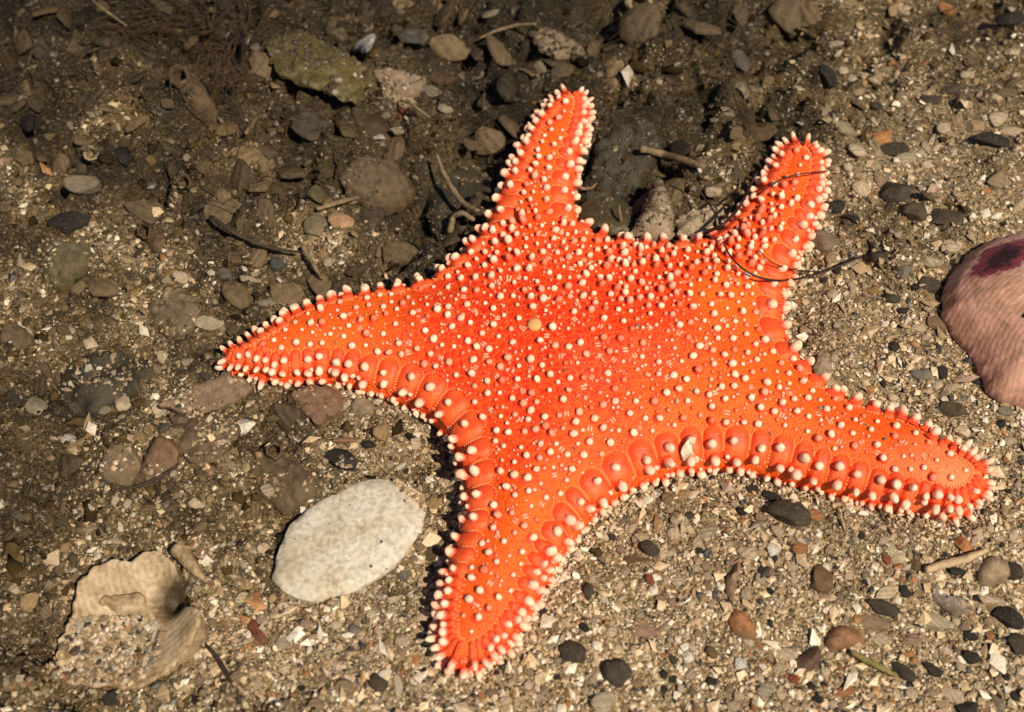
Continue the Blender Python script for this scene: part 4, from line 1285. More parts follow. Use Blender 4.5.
def chip_mesh(seed):
    rg = np.random.default_rng(seed + 50)
    n = int(rg.integers(6, 10))
    a = np.sort(rg.uniform(0, 2 * math.pi, n) * .35 + np.linspace(0, 2 * math.pi, n, endpoint=False) * 1.0)
    r = rg.uniform(.72, 1.05, n)
    o = np.stack([r * np.cos(a), r * np.sin(a)], -1)
    o = smooth_loop(resample(o, .42), 1, .4)
    m = len(o); bow = rg.uniform(.05, .5)
    def lay(s, z): 
        q = o * s
        return np.column_stack([q, z - bow * (q ** 2).sum(1)])
    V = np.vstack([lay(1.0, 0.0), lay(.97, .30), lay(.55, .40), lay(1.0, -.14) * (.95, .95, 1)])
    F = []
    for (i, j) in ((3, 0), (0, 1), (1, 2)):
        for k in range(m):
            a_, b_ = i * m + k, i * m + (k + 1) % m; c_, d_ = j * m + k, j * m + (k + 1) % m
            F += [(a_, b_, d_), (a_, d_, c_)]
    t = len(V); V = np.vstack([V, [(0, 0, .42)]])
    for k in range(m): F.append((2 * m + k, 2 * m + (k + 1) % m, t))
    V[:, 2] -= V[:, 2].mean(); V[:, 2] += rg.normal(0, .03, len(V))
    V /= np.abs(V).max(0)
    me = tri_mesh('shell_chip', V, np.array(F), M_CHIP, True)
    try: me.set_sharp_from_angle(angle=math.radians(40))
    except Exception: pass
    return me
CHIPS = [chip_mesh(s) for s in range(10)]

def put(kind, px, py, w, h, ang, color, label, name=None, cat=None, group=None, P=None, jit=True, steep=False):
    W = w * PX / 2
    if kind == 'P':
        me = random.choice(STONES); name = name or 'pebble'; cat = cat or 'pebble'
        H = h * PX / 2 * 1.08; T = min(W, H) * random.uniform(.62, .8); lift = T * .14
    else:
        me = random.choice(CHIPS); name = name or 'shell_chip'; cat = cat or 'shell chip'
        H = h * PX / 2 * 1.12; T = max(0.00055, min(W, H) * random.uniform(.22, .34)); lift = T * .65
    if P is None: P = on_bed(px, py, lift)[0]
    dpt = float((P - CAM) @ FW) / CAM_D            # same picture size farther away means a larger stone
    if px is not None: W *= dpt; H *= dpt; T *= dpt
    e = 0.002
    g = np.array([-(gz(P[0] + e, P[1]) - gz(P[0] - e, P[1])) / (2 * e), -(gz(P[0], P[1] + e) - gz(P[0], P[1] - e)) / (2 * e), 1.0])
    g[:2] *= .5
    if jit: g[:2] += RNG.normal(0, .12 if kind == 'P' else (.5 if steep else .2), 2)
    zax = Vector(g).normalized()
    xax = Vector((math.cos(math.radians(ang)), math.sin(math.radians(ang)), 0)); xax = (xax - zax * xax.dot(zax)).normalized()
    M = Matrix((xax, zax.cross(xax), zax)).transposed().to_4x4() @ Matrix.Diagonal((W, H, T, 1))
    M.translation = Vector(P)
    o = link(name, me, M=M)
    c = np.array(C[color] if isinstance(color, str) else color) * random.uniform(.9, 1.1)
    c = c * (1 - .62 * float(smooth(.55, 1.35, silt(P[0], P[1]))))
    o.color = (*c, 1)
    tag(o, label, cat, group)
    if kind == 'P' and W > .0025:
        _a = np.linspace(0, 6.28, 12)[:-1]
        SLABS.append((o, P[:2] + np.stack([np.cos(_a) * W * .9, np.sin(_a) * H * .9], -1), .25))
    if kind == 'F' and W > .0032 and label.startswith('broad silt'):
        _a = np.linspace(0, 6.28, 14)[:-1]
        SLABS.append((o, P[:2] + np.stack([np.cos(_a), np.sin(_a)], -1) * min(W, H) * .95, .45))
        return o
    DISCS.append((P[0], P[1], max(W, H) * .75))
    return o

ITEMS = [
 # lower right, pale sand
 ('P',618,671,36,32,10,'dark','round dark brown pebble in the sand right of the lower arm tip, largest one there'),
 ('P',572,654,28,25,0,'dark','rough dark grey pebble left of the largest round pebble near the lower arm tip'),
 ('P',650,548,24,17,-20,'dark','angular black pebble behind the brown flake below the star'),
 ('F',637,557,30,13,-8,'brown','long brown shell flake in front of the angular black pebble'),
 ('P',713,682,17,12,-30,'black','small oval black pebble at the front edge'),
 ('P',584,628,12,11,0,'black','tiny black pebble beside the white grit near the lower arm'),
 ('P',541,611,14,11,0,'black','small black pebble touching the right side of the lower arm'),
 ('P',673,660,10,9,0,'dark','tiny dark pebble right of the largest round pebble'),
 ('P',711,653,15,13,0,'brown','small brown pebble below the orange angular shard'),
 ('F',645,632,32,13,-12,'pink','pinkish translucent shell piece above the largest round pebble'),
 ('P',597,645,12,11,0,'white','bright white pebble between the two dark pebbles by the lower arm'),
 ('P',689,658,13,13,0,'white','bright white pebble right of the tiny dark pebble'),
 ('F',604,704,28,22,40,'pale','large pale chip cut by the front edge'),
 ('P',650,581,9,13,15,'red','small dark red seed like pebble in the sand'),
 ('F',679,580,18,12,30,'cream','curled cream chip left of the upright sliver'),
 ('F',747,552,17,20,80,'cream','tan chip at the top of the upright sliver'),
 ('P',820,579,32,29,-45,'brown','rounded brown pebble in the sand under the right arm'),
 ('P',808,661,36,24,45,(.10,.055,.035),'long tilted dark brown pebble left of the rusty stone'),
 ('F',785,654,27,15,-8,'cream','striped cream chip beside the long tilted brown pebble'),
 ('P',884,609,38,15,-18,'dark','flat elongated dark pebble above the tan ringed chip'),
 ('F',873,622,36,15,-8,'tan','tan ringed shell chip below the flat elongated dark pebble'),
 ('F',886,593,30,12,22,'cream','slender cream chip above the flat elongated dark pebble'),
 ('F',992,600,34,11,0,'cream','slender cream chip below the striped grey sliver at right'),
 ('F',938,622,32,16,-25,'pale','grey white oval chip in the middle of the right sand'),
 ('P',1008,619,34,24,-10,'black','black pebble at the right edge, upper of two'),
 ('P',1018,645,24,24,0,'dark','rounded dark pebble at the right edge, lower of two'),
 ('P',972,657,24,15,-15,'black','oval black pebble left of the rounded pebble at the right edge'),
 ('P',970,636,17,10,-10,'black','small black pebble just above the oval black pebble'),
 ('P',932,670,26,12,-20,'black','flat black pebble near the front right corner, right of the twig'),
 ('P',900,671,34,14,-38,'dark','dark splinter shaped pebble beside the olive twig'),
 ('P',965,545,21,17,-20,'orange','rounded orange pebble touching the cream stick'),
 ('P',958,571,18,9,-5,'black','small black pebble beneath the cream stick'),
 ('P',917,565,17,12,0,'brown','brown pebble at the left end of the cream stick'),
 ('P',905,591,14,12,-40,'black','small black pebble right of the slender cream chip'),
 ('P',886,560,12,10,0,'red','small rusty pebble in the sand under the right arm tip'),
 ('F',774,550,16,13,10,'white','white chip in the sand below the right arm'),
 ('F',800,548,16,12,20,'orange','orange tan chip beside the white chip below the right arm'),
 ('P',1012,572,22,20,0,'dark','dark grey pebble cut by the right edge near the tan oval flake'),
 ('F',880,640,24,13,-20,'cream','curved cream chip right of the rusty flat stone'),
 ('F',912,640,22,12,15,'pink','pale pink chip in front of the grey white oval chip'),
 ('P',789,515,48,31,-3,'dark','large flat dark pebble tucked under the lower edge of the right arm'),
 ('F',817,516,13,22,80,'orange','brown orange chip beside the large flat dark pebble'),
 ('P',770,497,26,12,-20,'black','black pebble under the fringe left of the large flat dark pebble'),
 ('F',778,532,17,11,-40,'cream','cream chip at the left foot of the large flat dark pebble'),
 ('P',752,489,14,9,0,'black','small black stone in the shade of the right arm fringe'),
 ('P',690,515,11,9,0,'dark','small dark stone in the sand bay below the star'),
 ('F',708,530,30,16,30,'pale','broad pale tan chip in the sand bay below the star'),
 ('F',676,534,17,17,-50,'cream','round cream chip left of the broad pale chip'),
 ('P',648,500,12,9,40,'white','white pebble held against the fringe below the star'),
 ('P',832,597,10,8,0,'cream','small cream pebble below the rounded brown pebble'),
 ('F',850,575,18,10,30,'cream','flat cream chip right of the rounded brown pebble'),
 ('F',765,690,22,14,20,'pale','pale chip near the front edge below the striped chip'),
 ('F',742,664,18,14,-10,'white','whitish chip behind the small oval black pebble'),
 ('P',795,680,14,11,0,'red','small rusty red pebble below the long tilted brown pebble'),
 ('F',846,692,30,10,15,'orange','orange brown splinter at the front right'),
 ('F',952,695,26,14,-30,'cream','bright cream chip at the front right corner'),
 ('P',969,708,26,16,20,'black','black pebble cut by the front edge at right'),
 ('P',818,700,13,10,0,'black','tiny black pebble at the front edge under the tilted brown pebble'),
 # right side
 ('P',950,411,34,20,-14,(.09,.068,.038),'flat olive brown pebble right of the right arm'),
 ('P',924,374,26,12,0,'grey','grey flat pebble above the right arm'),
 ('P',942,372,14,15,20,'black','black pebble at the right end of the grey flat pebble'),
 ('P',883,384,7,10,-20,'black','tiny black pebble close above the right arm'),
 ('P',975,381,12,9,0,'black','small black pebble by the foot of the big domed shell'),
 ('P',965,398,14,9,0,'grey','small grey pebble below the big domed shell'),
 ('P',1004,412,18,12,20,'grey','grey pebble near the right edge below the big domed shell'),
 ('P',962,432,18,14,0,'cream','cream lump right of the olive brown pebble'),
 ('P',896,192,37,34,-15,'dark','large rounded dark pebble right of the upper right arm'),
 ('P',914,214,26,25,10,(.075,.055,.036),'dark brown pebble touching the large rounded dark pebble'),
 ('P',944,217,42,20,8,'dark','long dark pebble above the big domed shell'),
 ('P',835,205,22,17,0,'black','black pebble beside the upper right arm, upper of two'),
 ('P',852,219,20,10,-25,'black','black pebble beside the upper right arm, lower of two'),
 ('P',820,243,32,26,-20,(.15,.11,.07),'grey brown pitted stone against the upper right arm'),
 ('P',881,256,20,16,0,'dark','dark grey pebble in the sand right of the weed end'),
 ('P',904,271,18,16,0,'grey','pale grey pebble below the dark grey pebble'),
 ('P',892,298,17,13,10,'dark','brown black pebble in the sand left of the big domed shell'),
 ('P',904,310,13,8,0,'black','little black pebble below the brown black pebble'),
 ('F',952,247,24,17,20,'cream','curled cream shell chip near the maroon stain'),
 ('F',934,259,22,18,-20,'pale','round translucent chip left of the maroon stain'),
 ('P',929,285,28,18,-10,'dark','dark stone against the left side of the big domed shell'),
 ('F',939,324,26,13,-30,(.20,.125,.07),'brown chip beneath the edge of the big domed shell'),
 ('F',920,328,18,13,0,'cream','cream chip left of the brown chip by the domed shell'),
 ('F',998,181,22,17,10,'tan','tan block like chip above the big domed shell'),
 ('P',826,76,27,25,-20,'black','sharp black stone at the upper right, on its own'),
 ('P',891,85,15,9,-10,'black','small black pebble right of the sharp black stone'),
 ('P',932,99,22,12,0,'dark','dark oval pebble at the upper right, left one of the pair'),
 ('P',953,90,26,12,8,(.07,.055,.04),'dark grey oval pebble at the upper right, right one of the pair'),
 ('P',880,136,27,17,25,'orange','smooth orange pebble right of the upper right arm tip'),
 ('P',891,151,36,17,0,'dark','long dark pebble below the smooth orange pebble'),
 ('P',975,125,24,19,30,'tan','pinkish tan pebble left of the white chip'),
 ('F',999,119,24,15,20,'cream','cream white chip above the shiny black stone'),
 ('P',991,141,40,19,-5,'black','shiny black stone at the right edge under the cream white chip'),
 ('F',1014,132,28,10,-15,'cream','bow shaped cream shell at the right edge by the black stone'),
 ('F',967,74,16,9,30,'cream','small cream chip above the pair of dark ovals'),
 ('F',984,26,28,20,30,'tan','broad tan chip near the upper right corner'),
 ('P',873,13,18,18,0,'black','black lump at the top edge on the right'),
 ('P',876,107,15,12,0,'dark','small dark pebble left of the dark oval pair'),
 ('F',836,42,18,12,-20,'cream','cream chip above the sharp black stone'),
 ('P',947,9,26,12,-10,'orange','orange brown lump at the top edge'),
 ('F',905,158,22,14,20,'pale','pale chip right of the long dark pebble'),
 ('F',846,128,36,20,10,(.27,.21,.13),'broad tan flake beside the upper right arm tip'),
 ('F',858,150,22,18,50,'cream','crumbled cream chip below the broad tan flake'),
 ('P',858,92,16,10,40,'tan','tan pebble between the sharp black stone and the small dark pebble'),
 ('P',943,128,15,12,0,'pale','grey ringed pebble left of the pinkish tan pebble'),
 ('P',1012,52,16,10,20,'pale','pale pebble near the right edge at the top'),
 ('P',1008,20,30,20,0,'black','black stone in the upper right corner'),
 ('F',862,188,20,18,-30,'cream','cream chip left of the large rounded dark pebble'),
 ('F',880,178,12,20,10,'tan','narrow tan chip between arm and large rounded dark pebble'),
 # middle top
 ('P',678,150,26,18,-10,'black','black stone behind the straight pale stick'),
 ('F',702,147,20,9,25,'cream','cream sliver right of the black stone behind the stick'),
 ('P',713,192,18,11,-20,'cream','oval cream pebble on the fan shaped fragment'),
 ('P',629,187,12,28,4,'pale','upright oval cream pebble by the beige ridged rock'),
 ('P',742,89,20,22,0,'pale','blurry whitish lump above the upper right arm'),
 ('P',727,112,18,11,0,'pale','pale pebble beneath the blurry whitish lump'),
 ('P',688,86,22,16,0,'brown','brown round lump in the silt above the stick'),
 ('F',661,126,36,16,-10,'dim','layered tan shell pieces above the straight pale stick'),
 ('P',540,68,14,14,0,'pale','tan pebble below the rounded tan shell valve'),
 ('P',614,30,14,10,0,'pale','small tan pebble right of the rounded tan shell valve'),
 ('P',659,81,8,8,0,'cream','tiny cream pebble in the silt right of the top arm'),
 ('P',412,39,34,26,10,'grey','grey rounded stone behind the squarish white chip'),
 ('P',377,138,17,12,-10,'white','small white pebble above the smooth brown shell'),
 ('P',397,131,15,9,10,'pale','pale chip like pebble right of the small white pebble'),
 ('F',430,91,26,11,-20,'pale','pale ragged chip right of the curled shell flake'),
 ('P',445,109,17,13,0,'pale','whitish pebble below the pale ragged chip'),
 ('P',443,78,30,18,0,'brown','rust brown lump behind the pale ragged chip'),
 ('P',402,113,14,18,0,'red','rust red flake standing in the silt'),
 ('P',490,14,20,10,20,'pale','yellowish lump at the top edge, left of the stalk'),
 ('P',476,79,13,14,0,'tan','tan pebble left of the top arm'),
 ('P',740,62,18,24,20,'grey','grey upright lump in the dark silt above the upper right arm'),
 # upper left and left
 ('P',29,122,18,30,25,'black','upright black stone near the left edge'),
 ('P',124,157,25,23,-20,'black','black angular stone beside yellow clumps'),
 ('P',148,162,20,19,0,(.28,.18,.06),'yellowish clump right of the black angular stone'),
 ('P',82,184,42,20,8,'pale','long cream lump at the left, below the tube ring'),
 ('P',118,189,20,15,-20,'tan','tan lump right of the long cream lump'),
 ('P',68,223,54,25,5,'black','long black stone at the left under the cream lump'),
 ('F',239,208,24,19,40,'cream','curved cream snail shell piece above the long dark twig'),
 ('F',180,277,18,14,-30,'cream','triangular cream chip above the sunken fan shell'),
 ('F',166,280,13,10,0,'pale','pale little chip left of the triangular cream chip'),
 ('P',223,275,21,16,-15,'grey','grey pebble in the grit above the left arm'),
 ('F',250,278,24,12,10,'cream','cream flat chip right of the grey pebble'),
 ('P',208,323,34,16,10,'pale','chalky crumbled lump above the left arm tip'),
 ('P',315,226,26,25,0,(.14,.11,.065),'round olive grey pebble left of the orange tan pebble'),
 ('P',340,221,29,24,10,(.33,.19,.10),'orange tan pebble beside the round olive grey pebble'),
 ('P',316,194,22,20,0,'olive','olive pebble above the round olive grey pebble'),
 ('P',278,264,18,18,0,(.07,.07,.06),'bluish grey pebble above the left arm'),
 ('F',267,303,18,9,-10,'pale','pale chip touching the pegs of the left arm'),
 ('P',177,119,10,10,0,'tan','small tan pebble on the thick ringed tube'),
 ('F',256,48,12,10,0,'pale','pale speck like chip left of the olive leaf blade'),
 ('P',124,405,18,20,-30,'cream','cream pebble at the right end of the black silty plate'),
 ('F',104,411,15,9,15,'pale','pale chip left of the cream pebble by the black plate'),
 ('P',34,405,24,24,0,'pale','rounded tan pebble at the left end of the black silty plate'),
 ('F',69,438,19,15,10,'white','white crumbled chip below the black silty plate'),
 ('P',244,426,26,18,10,'white','crumbly white lump under the left arm tip'),
 ('P',222,445,19,11,15,'cream','oval cream pebble below the crumbly white lump'),
 ('P',196,504,15,13,10,'cream','round cream pebble left of the tilted brown slab'),
 ('P',162,358,14,18,20,'cream','cream lump above the pointed brown shard'),
 ('F',186,362,18,8,20,'cream','thin cream chip right of the cream lump above the shard'),
 ('P',158,410,15,14,-20,'cream','cream pebble at the pointed end of the brown shard'),
 ('F',221,429,15,8,-5,'tan','tan seed like chip above the oval cream pebble'),
 ('P',361,409,28,22,0,(.27,.20,.13),'tan grey pebble tucked under the left arm'),
 ('P',341,461,42,25,-10,'black','black stone dusted with grit above the chalky white shell'),
 ('P',370,445,18,9,-10,'black','small flat black stone right of the brown splinter'),
 ('F',416,443,14,14,40,'cream','crumbled cream chip in the shade of the disc'),
 ('F',389,465,14,9,0,'pale','pale chip above the chalky white shell'),
 ('F',343,407,24,7,40,'cream','cream splinter on the edge of the pinkish flat stone'),
 ('F',294,593,9,13,80,'white','small white chip at the front edge of the chalky shell'),
 ('F',402,640,18,15,-30,'cream','curved cream chip near the left side of the lower arm'),
 ('P',378,682,22,20,0,'dark','dark pebble with a white chip at its corner'),
 ('F',384,674,10,13,-30,'white','white chip at the corner of the dark pebble'),
 ('F',398,688,10,26,10,'cream','curved standing cream shell right of the dark pebble'),
 ('F',283,644,17,14,20,'pale','pale chip below the chalky white shell, left'),
 ('F',293,635,20,8,35,'white','white sliver beside the pale chip'),
 ('F',317,706,22,16,30,'tan','tan rounded chip at the front edge'),
 ('F',344,688,22,16,20,'tan','tan chip right of the rounded front chip'),
 ('F',257,685,12,12,0,'cream','cream square chip left of the front tan chips'),
 ('P',355,630,14,14,0,'grey','grey pebble between chalky shell and lower arm'),
 ('P',403,576,13,12,0,'grey','grey pebble off the right end of the chalky shell'),
 ('F',394,597,16,11,10,'cream','flat cream chip below the right end of the chalky shell'),
 ('P',363,590,10,9,0,'pale','ringed pale pebble at the lower edge of the chalky shell'),
 ('P',112,700,24,16,30,'black','black stone in the hollow below the broken shell'),
 ('F',244,598,20,12,30,'cream','cream chip between broken shell and chalky shell'),
 ('F',262,548,22,12,5,'cream','cream chip left of the chalky white shell'),
 ('F',268,490,14,16,70,'cream','cream chip in the dark crack above the chalky white shell'),
 ('P',108,563,14,11,0,'cream','cream pebble on the upper rim of the broken shell'),
 ('P',14,590,15,12,0,'pale','pale pebble at the left edge by the broken shell'),
 ('F',45,612,14,14,0,'tan','tan chip left of the broken shell'),
 ('P',10,655,14,12,0,'cream','cream pebble at the left edge near the bottom'),
]
for it in ITEMS:
    put(*it)

# ------------------------------------------------------------------ loose chips and small pebbles of a few kinds
def free(x, y, r=0.0):
    for a, b, q in DISCS:
        if (a - x) ** 2 + (b - y) ** 2 < (q + r) ** 2: return False
    return True
FOOTB = [(f.min(0), f.max(0), f) for f in FOOT]
def in_foot(x, y):
    r = np.zeros(np.shape(x), bool)
    for lo, hi, f in FOOTB:
        k = (x > lo[0]) & (x < hi[0]) & (y > lo[1]) & (y < hi[1])
        if np.any(k): r[k] |= in_poly(x[k], y[k], f)
    return r

KINDS = [('F', 'cream', 'small loose cream shell chip', 'loose cream shell chips', 140, (8, 14), .35),
         ('F', 'tan', 'small loose tan shell chip', 'loose tan shell chips', 70, (8, 14), .5),
         ('P', 'black', 'small loose black pebble', 'loose black pebbles', 42, (7, 12), .55),
         ('P', 'orange', 'small loose orange brown pebble', 'loose orange brown pebbles', 30, (7, 12), .5),
         ('F', 'flake', 'brown shell flake half buried in silt', 'brown shell flakes', 200, (9, 22), 2.0),
         ('F', 'flake', 'broad silt covered shell piece', 'broad silt covered shell pieces', 84, (24, 46), 2.0),
         ('P', 'pale', 'small pale pebble half sunk in silt', 'small pale pebbles', 70, (7, 12), 2.0)]
def zone(px, py):
    if py > 470 and px > 700: return 'in front of the right arm'
    if py > 440 and px > 480: return 'in the bay below the disc'
    if py > 560: return 'left of the lower arm'
    if py > 360 and px < 480: return 'below the left arm'
    if px > 770 and py > 150: return 'between the upper right arm and the domed shell'
    if px > 770: return 'in the upper right corner'
    if px > 430: return 'behind the two upper arms'
    if py > 180: return 'above the left arm'
    return 'in the upper left corner'
for kind, col, lab, grp, cnt, (w0, w1), smax in KINDS:
    k = 0; tries = 0
    while k < cnt and tries < 9000:
        tries += 1
        px, py = random.uniform(4, 1020), random.uniform(4, 708)
        P = on_bed(px, py, 0.0004)[0]
        s = float(silt(P[0], P[1]))
        if smax < 1 and (s > smax or random.random() < s * .9): continue
        if smax > 1 and s < (.9 if w0 > 20 else .45): continue
        if float(star_d(P[0], P[1])) > -0.004 or in_foot(P[:1], P[1:2])[0] or not free(P[0], P[1], .001): continue
        w = random.uniform(w0, w1); h = w * random.uniform(.5, .95)
        put(kind, px, py, w, h, random.uniform(0, 180), np.array(C[col]) * (min(2.1, math.exp(random.gauss(.05, .5))) if col == 'flake' else random.uniform(.75, 1.2)), lab + ' ' + zone(px, py), group=grp + ' ' + zone(px, py), steep=(col == 'flake'), **(dict(name='shell_flake', cat='shell flake') if col == 'flake' else {}))
        k += 1

# ------------------------------------------------------------------ sand grains and grit
PAL = np.array((1.0, 1.01, 1.08)) * np.array([(.68,.50,.28),(.54,.38,.20),(.40,.275,.135),(.31,.205,.095),(.76,.65,.46),(.40,.20,.075),(.28,.12,.045),(.06,.047,.033),(.030,.025,.019),(.58,.43,.27),(.20,.145,.085),(.45,.30,.19)])
PW = np.array([.17,.16,.13,.10,.19,.022,.018,.05,.04,.08,.04,.03]); PW /= PW.sum()

def rand_rot(n, tilt):
    yaw = RNG.uniform(0, 2 * np.pi, n); t = np.abs(RNG.normal(0, tilt, n)); ax = RNG.uniform(0, 2 * np.pi, n)
    cy, sy = np.cos(yaw), np.sin(yaw)
    Rz = np.zeros((n, 3, 3)); Rz[:, 0, 0] = cy; Rz[:, 0, 1] = -sy; Rz[:, 1, 0] = sy; Rz[:, 1, 1] = cy; Rz[:, 2, 2] = 1
    kx, ky = np.cos(ax), np.sin(ax); c, s = np.cos(t), np.sin(t)
    Rt = np.zeros((n, 3, 3))
    Rt[:, 0, 0] = c + kx * kx * (1 - c); Rt[:, 0, 1] = kx * ky * (1 - c); Rt[:, 0, 2] = ky * s
    Rt[:, 1, 0] = kx * ky * (1 - c); Rt[:, 1, 1] = c + ky * ky * (1 - c); Rt[:, 1, 2] = -kx * s
    Rt[:, 2, 0] = -ky * s; Rt[:, 2, 1] = kx * s; Rt[:, 2, 2] = c
    return Rt @ Rz

def grains(name, label, cat, xy, zoff, size, flat, tilt, cols, geo, mat, jit=.22, sm=False):
    n = len(xy)
    v0, f0 = geo
    m = len(v0)
    s = size[:, None] * np.stack([RNG.uniform(.8, 1.5, n), RNG.uniform(.55, 1.0, n), RNG.uniform(*flat, n)], -1)
    V = v0[None] * (1 + RNG.normal(0, jit, (n, m, 1))) * s[:, None]
    V = np.einsum('nij,nmj->nmi', rand_rot(n, tilt), V)
    z = gz(xy[:, 0], xy[:, 1]) + zoff * size
    V += np.concatenate([xy, z[:, None]], 1)[:, None]
    Fx = f0[None] + (np.arange(n) * m)[:, None, None]
    tc = np.repeat(cols, m, 0)
    o = link(name, tri_mesh(name, V.reshape(-1, 3), Fx.reshape(-1, 3), mat, sm, {'tint': ('C', tc)}))
    return tag(o, label, cat, kind='stuff')

def scatter(n, keep):
    px = RNG.uniform(-130, 1154, n); py = RNG.uniform(-110, 800, n)
    P = on_bed(px, py)
    xy = P[:, :2]
    k = keep(silt(xy[:, 0], xy[:, 1]), RNG.random(n)) & (star_d(xy[:, 0], xy[:, 1]) < 0.002) & ~in_foot(xy[:, 0], xy[:, 1])
    ok = np.ones(n, bool)
    for a, b, q in DISCS:
        ok &= (xy[:, 0] - a) ** 2 + (xy[:, 1] - b) ** 2 > (q * .85) ** 2
    return xy[k & ok]

def pal(n, dark=0.0, xy=None):
    c = PAL[RNG.choice(len(PAL), n, p=PW)] * RNG.uniform(.75, 1.2, (n, 1))
    if xy is not None:
        s = silt(xy[:, 0], xy[:, 1])
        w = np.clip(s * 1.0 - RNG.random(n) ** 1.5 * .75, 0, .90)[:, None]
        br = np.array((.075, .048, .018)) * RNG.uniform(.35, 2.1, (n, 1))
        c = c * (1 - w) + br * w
        c = c * (1 - .66 * np.clip(s - .75, 0, .75) / .75)[:, None]  # light falloff at the back, painted into the grain colours
    return c

xy = scatter(98000, lambda s, r: r > np.minimum(s, 1) * .38)
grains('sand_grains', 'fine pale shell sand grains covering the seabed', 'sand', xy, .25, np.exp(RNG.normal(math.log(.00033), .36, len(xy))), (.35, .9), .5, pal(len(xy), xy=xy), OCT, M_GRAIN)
xy = scatter(30000, lambda s, r: r > np.minimum(s, 1) * .35)
grains('coarse_sand', 'coarse shell grit mixed through the sand', 'sand', xy, .30, np.exp(RNG.normal(math.log(.00058), .32, len(xy))), (.22, .7), .5, pal(len(xy), xy=xy), ICO[0], M_GRAIN)
xy = scatter(8500, lambda s, r: r > np.minimum(s, 1) * .6)
grains('shell_grit', 'larger broken shell crumbs strewn over the sand', 'shell grit', xy, .35, np.exp(RNG.normal(math.log(.00108), .32, len(xy))), (.16, .36), .4, pal(len(xy), xy=xy), OCT, M_GRAIN, .28)
_n = 9000
_s = RNG.uniform(0, PER, _n); _q = at_s(_s); _o = -nin_s(_s)
_xy = _q + _o * (RNG.random(_n) ** 1.6 * .0045 - .0006)[:, None]
_k = (star_d(_xy[:, 0], _xy[:, 1]) < .0007) & (RNG.random(_n) > silt(_xy[:, 0], _xy[:, 1]) * .6)
_xy = _xy[_k]
grains('banked_sand', 'sand grains banked against the rim of the sea star', 'sand', _xy, 1.0, np.exp(RNG.normal(math.log(.00042), .35, len(_xy))), (.4, .9), .6, pal(len(_xy), xy=_xy), ICO[0], M_GRAIN)
# brown silt clumps at the back
xy = scatter(9500, lambda s, r: r < s * 1.3 - .35)
br = np.array((.060, .038, .014)) * np.exp(RNG.normal(0, .6, (len(xy), 1)))
br *= (1 - .6 * np.clip(silt(xy[:, 0], xy[:, 1]) - .75, 0, .75) / .75)[:, None]  # clumps darkened too, painting the same falloff of light
grains('silt_clumps', 'soft brown silt clumps over the back of the seabed', 'silt', xy, .2, np.exp(RNG.normal(math.log(.00058), .5, len(xy))), (.35, .9), .6, br, ICO[1], M_SILT, .30, True)
# sand that lies in the broken shell and on the slabs
def sprinkle(poly_px, n, lift, size, sf):
    a = np.array(poly_px, float); lo, hi = a.min(0), a.max(0)
    q = RNG.uniform(lo, hi, (n * 3, 2)); q = q[in_poly(q[:, 0], q[:, 1], a)][:n]
    P = on_bed(q[:, 0], q[:, 1], lift)
    return P, np.exp(RNG.normal(math.log(size), sf, len(P)))
def sprinkle_obj(name, label, cat, P, sz, target, cols):
    dg = bpy.context.evaluated_depsgraph_get()
    Vx = []; keep = []
    Mi = target.matrix_world.inverted()
    for k, p in enumerate(P):
        ok, loc, nn, _ = target.ray_cast(Mi @ Vector((p[0], p[1], .06)), Vector((0, 0, -1)))
        if ok: P[k, 2] = (target.matrix_world @ loc).z; keep.append(k)
    P = P[keep]; sz = sz[keep]; cols = cols[keep]; n = len(P)
    v0, f0 = ICO[0]
    s = sz[:, None] * np.stack([RNG.uniform(.8, 1.4, n), RNG.uniform(.6, 1., n), RNG.uniform(.3, .8, n)], -1)
    V = v0[None] * (1 + RNG.normal(0, .2, (n, 12, 1))) * s[:, None]
    V = np.einsum('nij,nmj->nmi', rand_rot(n, .5), V) + P[:, None]
    Fx = f0[None] + (np.arange(n) * 12)[:, None, None]
    o = link(name, tri_mesh(name, V.reshape(-1, 3), Fx.reshape(-1, 3), M_GRAIN, False, {'tint': ('C', np.repeat(cols, 12, 0))}))
    tag(o, label, cat, kind='stuff')
bpy.context.view_layer.update()
wall = [c for c in brk.children if c.name.startswith('shell_wall')][0]
P, sz = sprinkle(X([(110,500),(150,400),(250,385),(400,365),(480,380),(520,450),(510,540),(440,610),(390,648),(250,665),(120,655),(40,630)]), 2300, .001, .00062, .35)
sprinkle_obj('shell_sand', 'sand filling the hollow of the broken shell', 'sand', P, sz, wall, pal(len(P), xy=P[:, :2]) * .9)
ws = bpy.data.objects['white_shell']
P, sz = sprinkle([(385,474),(430,490),(432,520),(412,506),(396,490)], 240, .002, .00055, .35)
sprinkle_obj('shell_dusting', 'sand spilled over the upper corner of the chalky white shell', 'sand', P, sz, ws, pal(len(P)))

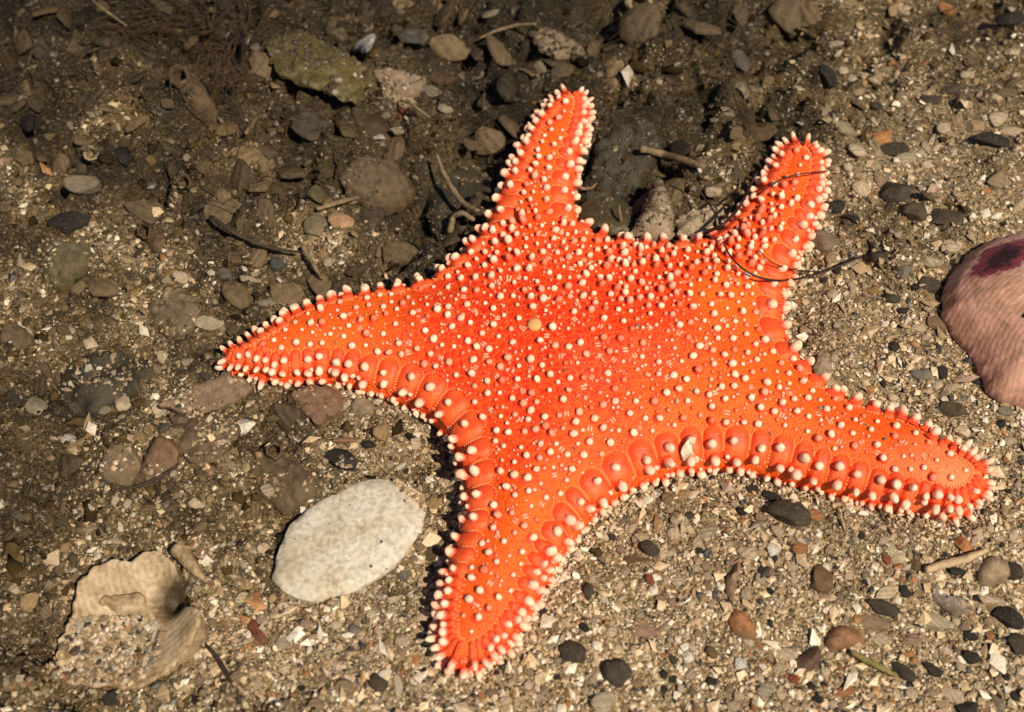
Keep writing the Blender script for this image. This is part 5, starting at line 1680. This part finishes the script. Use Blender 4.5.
_q = RNG.uniform((-.1, -.1), (.15, .11), (900, 2)); _q = _q[star_d(_q[:, 0], _q[:, 1]) > .004][:120]
_z = star_h(_q[:, 0], _q[:, 1]); _nn = star_n(_q[:, 0], _q[:, 1])
_sz = np.exp(RNG.normal(math.log(.00030), .4, len(_q)))
v0, f0 = ICO[0]
_V = v0[None] * (1 + RNG.normal(0, .2, (len(_q), 12, 1))) * (_sz[:, None] * np.stack([RNG.uniform(.8, 1.6, len(_q)), RNG.uniform(.6, 1, len(_q)), RNG.uniform(.4, .8, len(_q))], -1))[:, None]
_V = np.einsum('nij,nmj->nmi', rand_rot(len(_q), .6), _V) + (np.column_stack([_q, _z]) + _nn * .0003)[:, None]
o = link('sand_specks', tri_mesh('sand_specks', _V.reshape(-1, 3), (f0[None] + (np.arange(len(_q)) * 12)[:, None, None]).reshape(-1, 3), M_GRAIN, False,
         {'tint': ('C', np.repeat(pal(len(_q)) * RNG.choice([.35, 1.0], (len(_q), 1)), 12, 0))}))
tag(o, 'stray sand specks lying on the skin of the sea star', 'sand', kind='stuff')

# grit and silt that has settled on the slabs and shells lying in the silt
dV, dF, dC, dn = [], [], [], 0
v0, f0 = ICO[0]
bpy.context.view_layer.update()
for o, poly, *wt in SLABS:
    lo, hi = poly.min(0), poly.max(0)
    area = (hi - lo).prod()
    q = RNG.uniform(lo, hi, (int(area / 1.1e-6), 2))
    s_ = silt(q[:, 0], q[:, 1])
    pat = NZ[5](q[:, 0] * 140 + 7, q[:, 1] * 140) + .5 * NZ[6](q[:, 0] * 320, q[:, 1] * 320)
    q = q[in_poly(q[:, 0], q[:, 1], poly) & (pat + s_ * .7 + (wt[0] if wt else 0) > RNG.uniform(.2, 1.1, len(q)))]
    Mi = o.matrix_world.inverted()
    cols = pal(len(q), xy=q)
    for p, c in zip(q, cols):
        ok, loc, nn, _ = o.ray_cast(Mi @ Vector((p[0], p[1], .06)), Vector((0, 0, -1)))
        if not ok: continue
        r = math.exp(random.gauss(math.log(.00050), .4))
        v = v0 * (1 + RNG.normal(0, .2, (12, 1))) * (r * random.uniform(.8, 1.4), r * random.uniform(.6, 1), r * random.uniform(.3, .7))
        a = random.random() * 6.28; ca, sa = math.cos(a), math.sin(a)
        v = np.column_stack([v[:, 0] * ca - v[:, 1] * sa, v[:, 0] * sa + v[:, 1] * ca, v[:, 2]]) + np.array(o.matrix_world @ loc)
        dV.append(v); dF.append(f0 + dn); dn += 12; dC.append(np.tile(c, (12, 1)))
o = link('settled_grit', tri_mesh('settled_grit', np.vstack(dV), np.vstack(dF), M_GRAIN, False, {'tint': ('C', np.vstack(dC))}))
tag(o, 'grit and silt settled on the stones and shells at the back', 'sand', kind='stuff')

# ------------------------------------------------------------------ fine algae fuzz in the silt
FV, FF = [], []; nfv = 0
def fibre(p, L, az, rise, r):
    global nfv
    n = 6
    t = np.linspace(0, 1, n)
    w = RNG.normal(0, .18, 2)
    d = np.array((math.cos(az), math.sin(az)))
    path = np.column_stack([p[0] + L * t * d[0] + L * w[0] * t ** 2 * -d[1], p[1] + L * t * d[1] + L * w[0] * t ** 2 * d[0], p[2] + rise * (t - .6 * t ** 2)])
    V, F = sweep(path, np.linspace(r, r * .4, n), 3, cap=False)
    FV.append(V); FF.append(F + nfv); nfv += len(V)
for (cx, cy, rx, ry, n, az0, azs) in ((120,30,60,22,90,-35,25),(170,22,40,18,70,200,30),(205,60,30,36,90,120,40),(226,92,20,30,50,100,40),(230,30,30,30,60,80,40),
                                     (70,70,60,30,60,-30,30),(380,20,60,16,40,-20,60),(600,90,50,30,60,20,90),(450,120,40,30,30,0,180),(950,60,70,40,60,40,20),(250,180,60,60,50,0,180),(700,60,60,50,60,0,180)):
    for _ in range(int(n * 1.8)):
        px, py = random.gauss(cx, rx * .6), random.gauss(cy, ry * .6)
        p = on_bed(px, py, .0005)[0]
        fibre(p, random.uniform(.004, .014), math.radians(random.gauss(az0, azs)), random.uniform(.001, .007), random.uniform(.00012, .00026))
o = link('algae_fuzz', tri_mesh('algae_fuzz', np.vstack(FV), np.vstack(FF), M_FUZZ))
tag(o, 'feathery brown algae fuzz growing on the silt at the back', 'algae', kind='stuff')
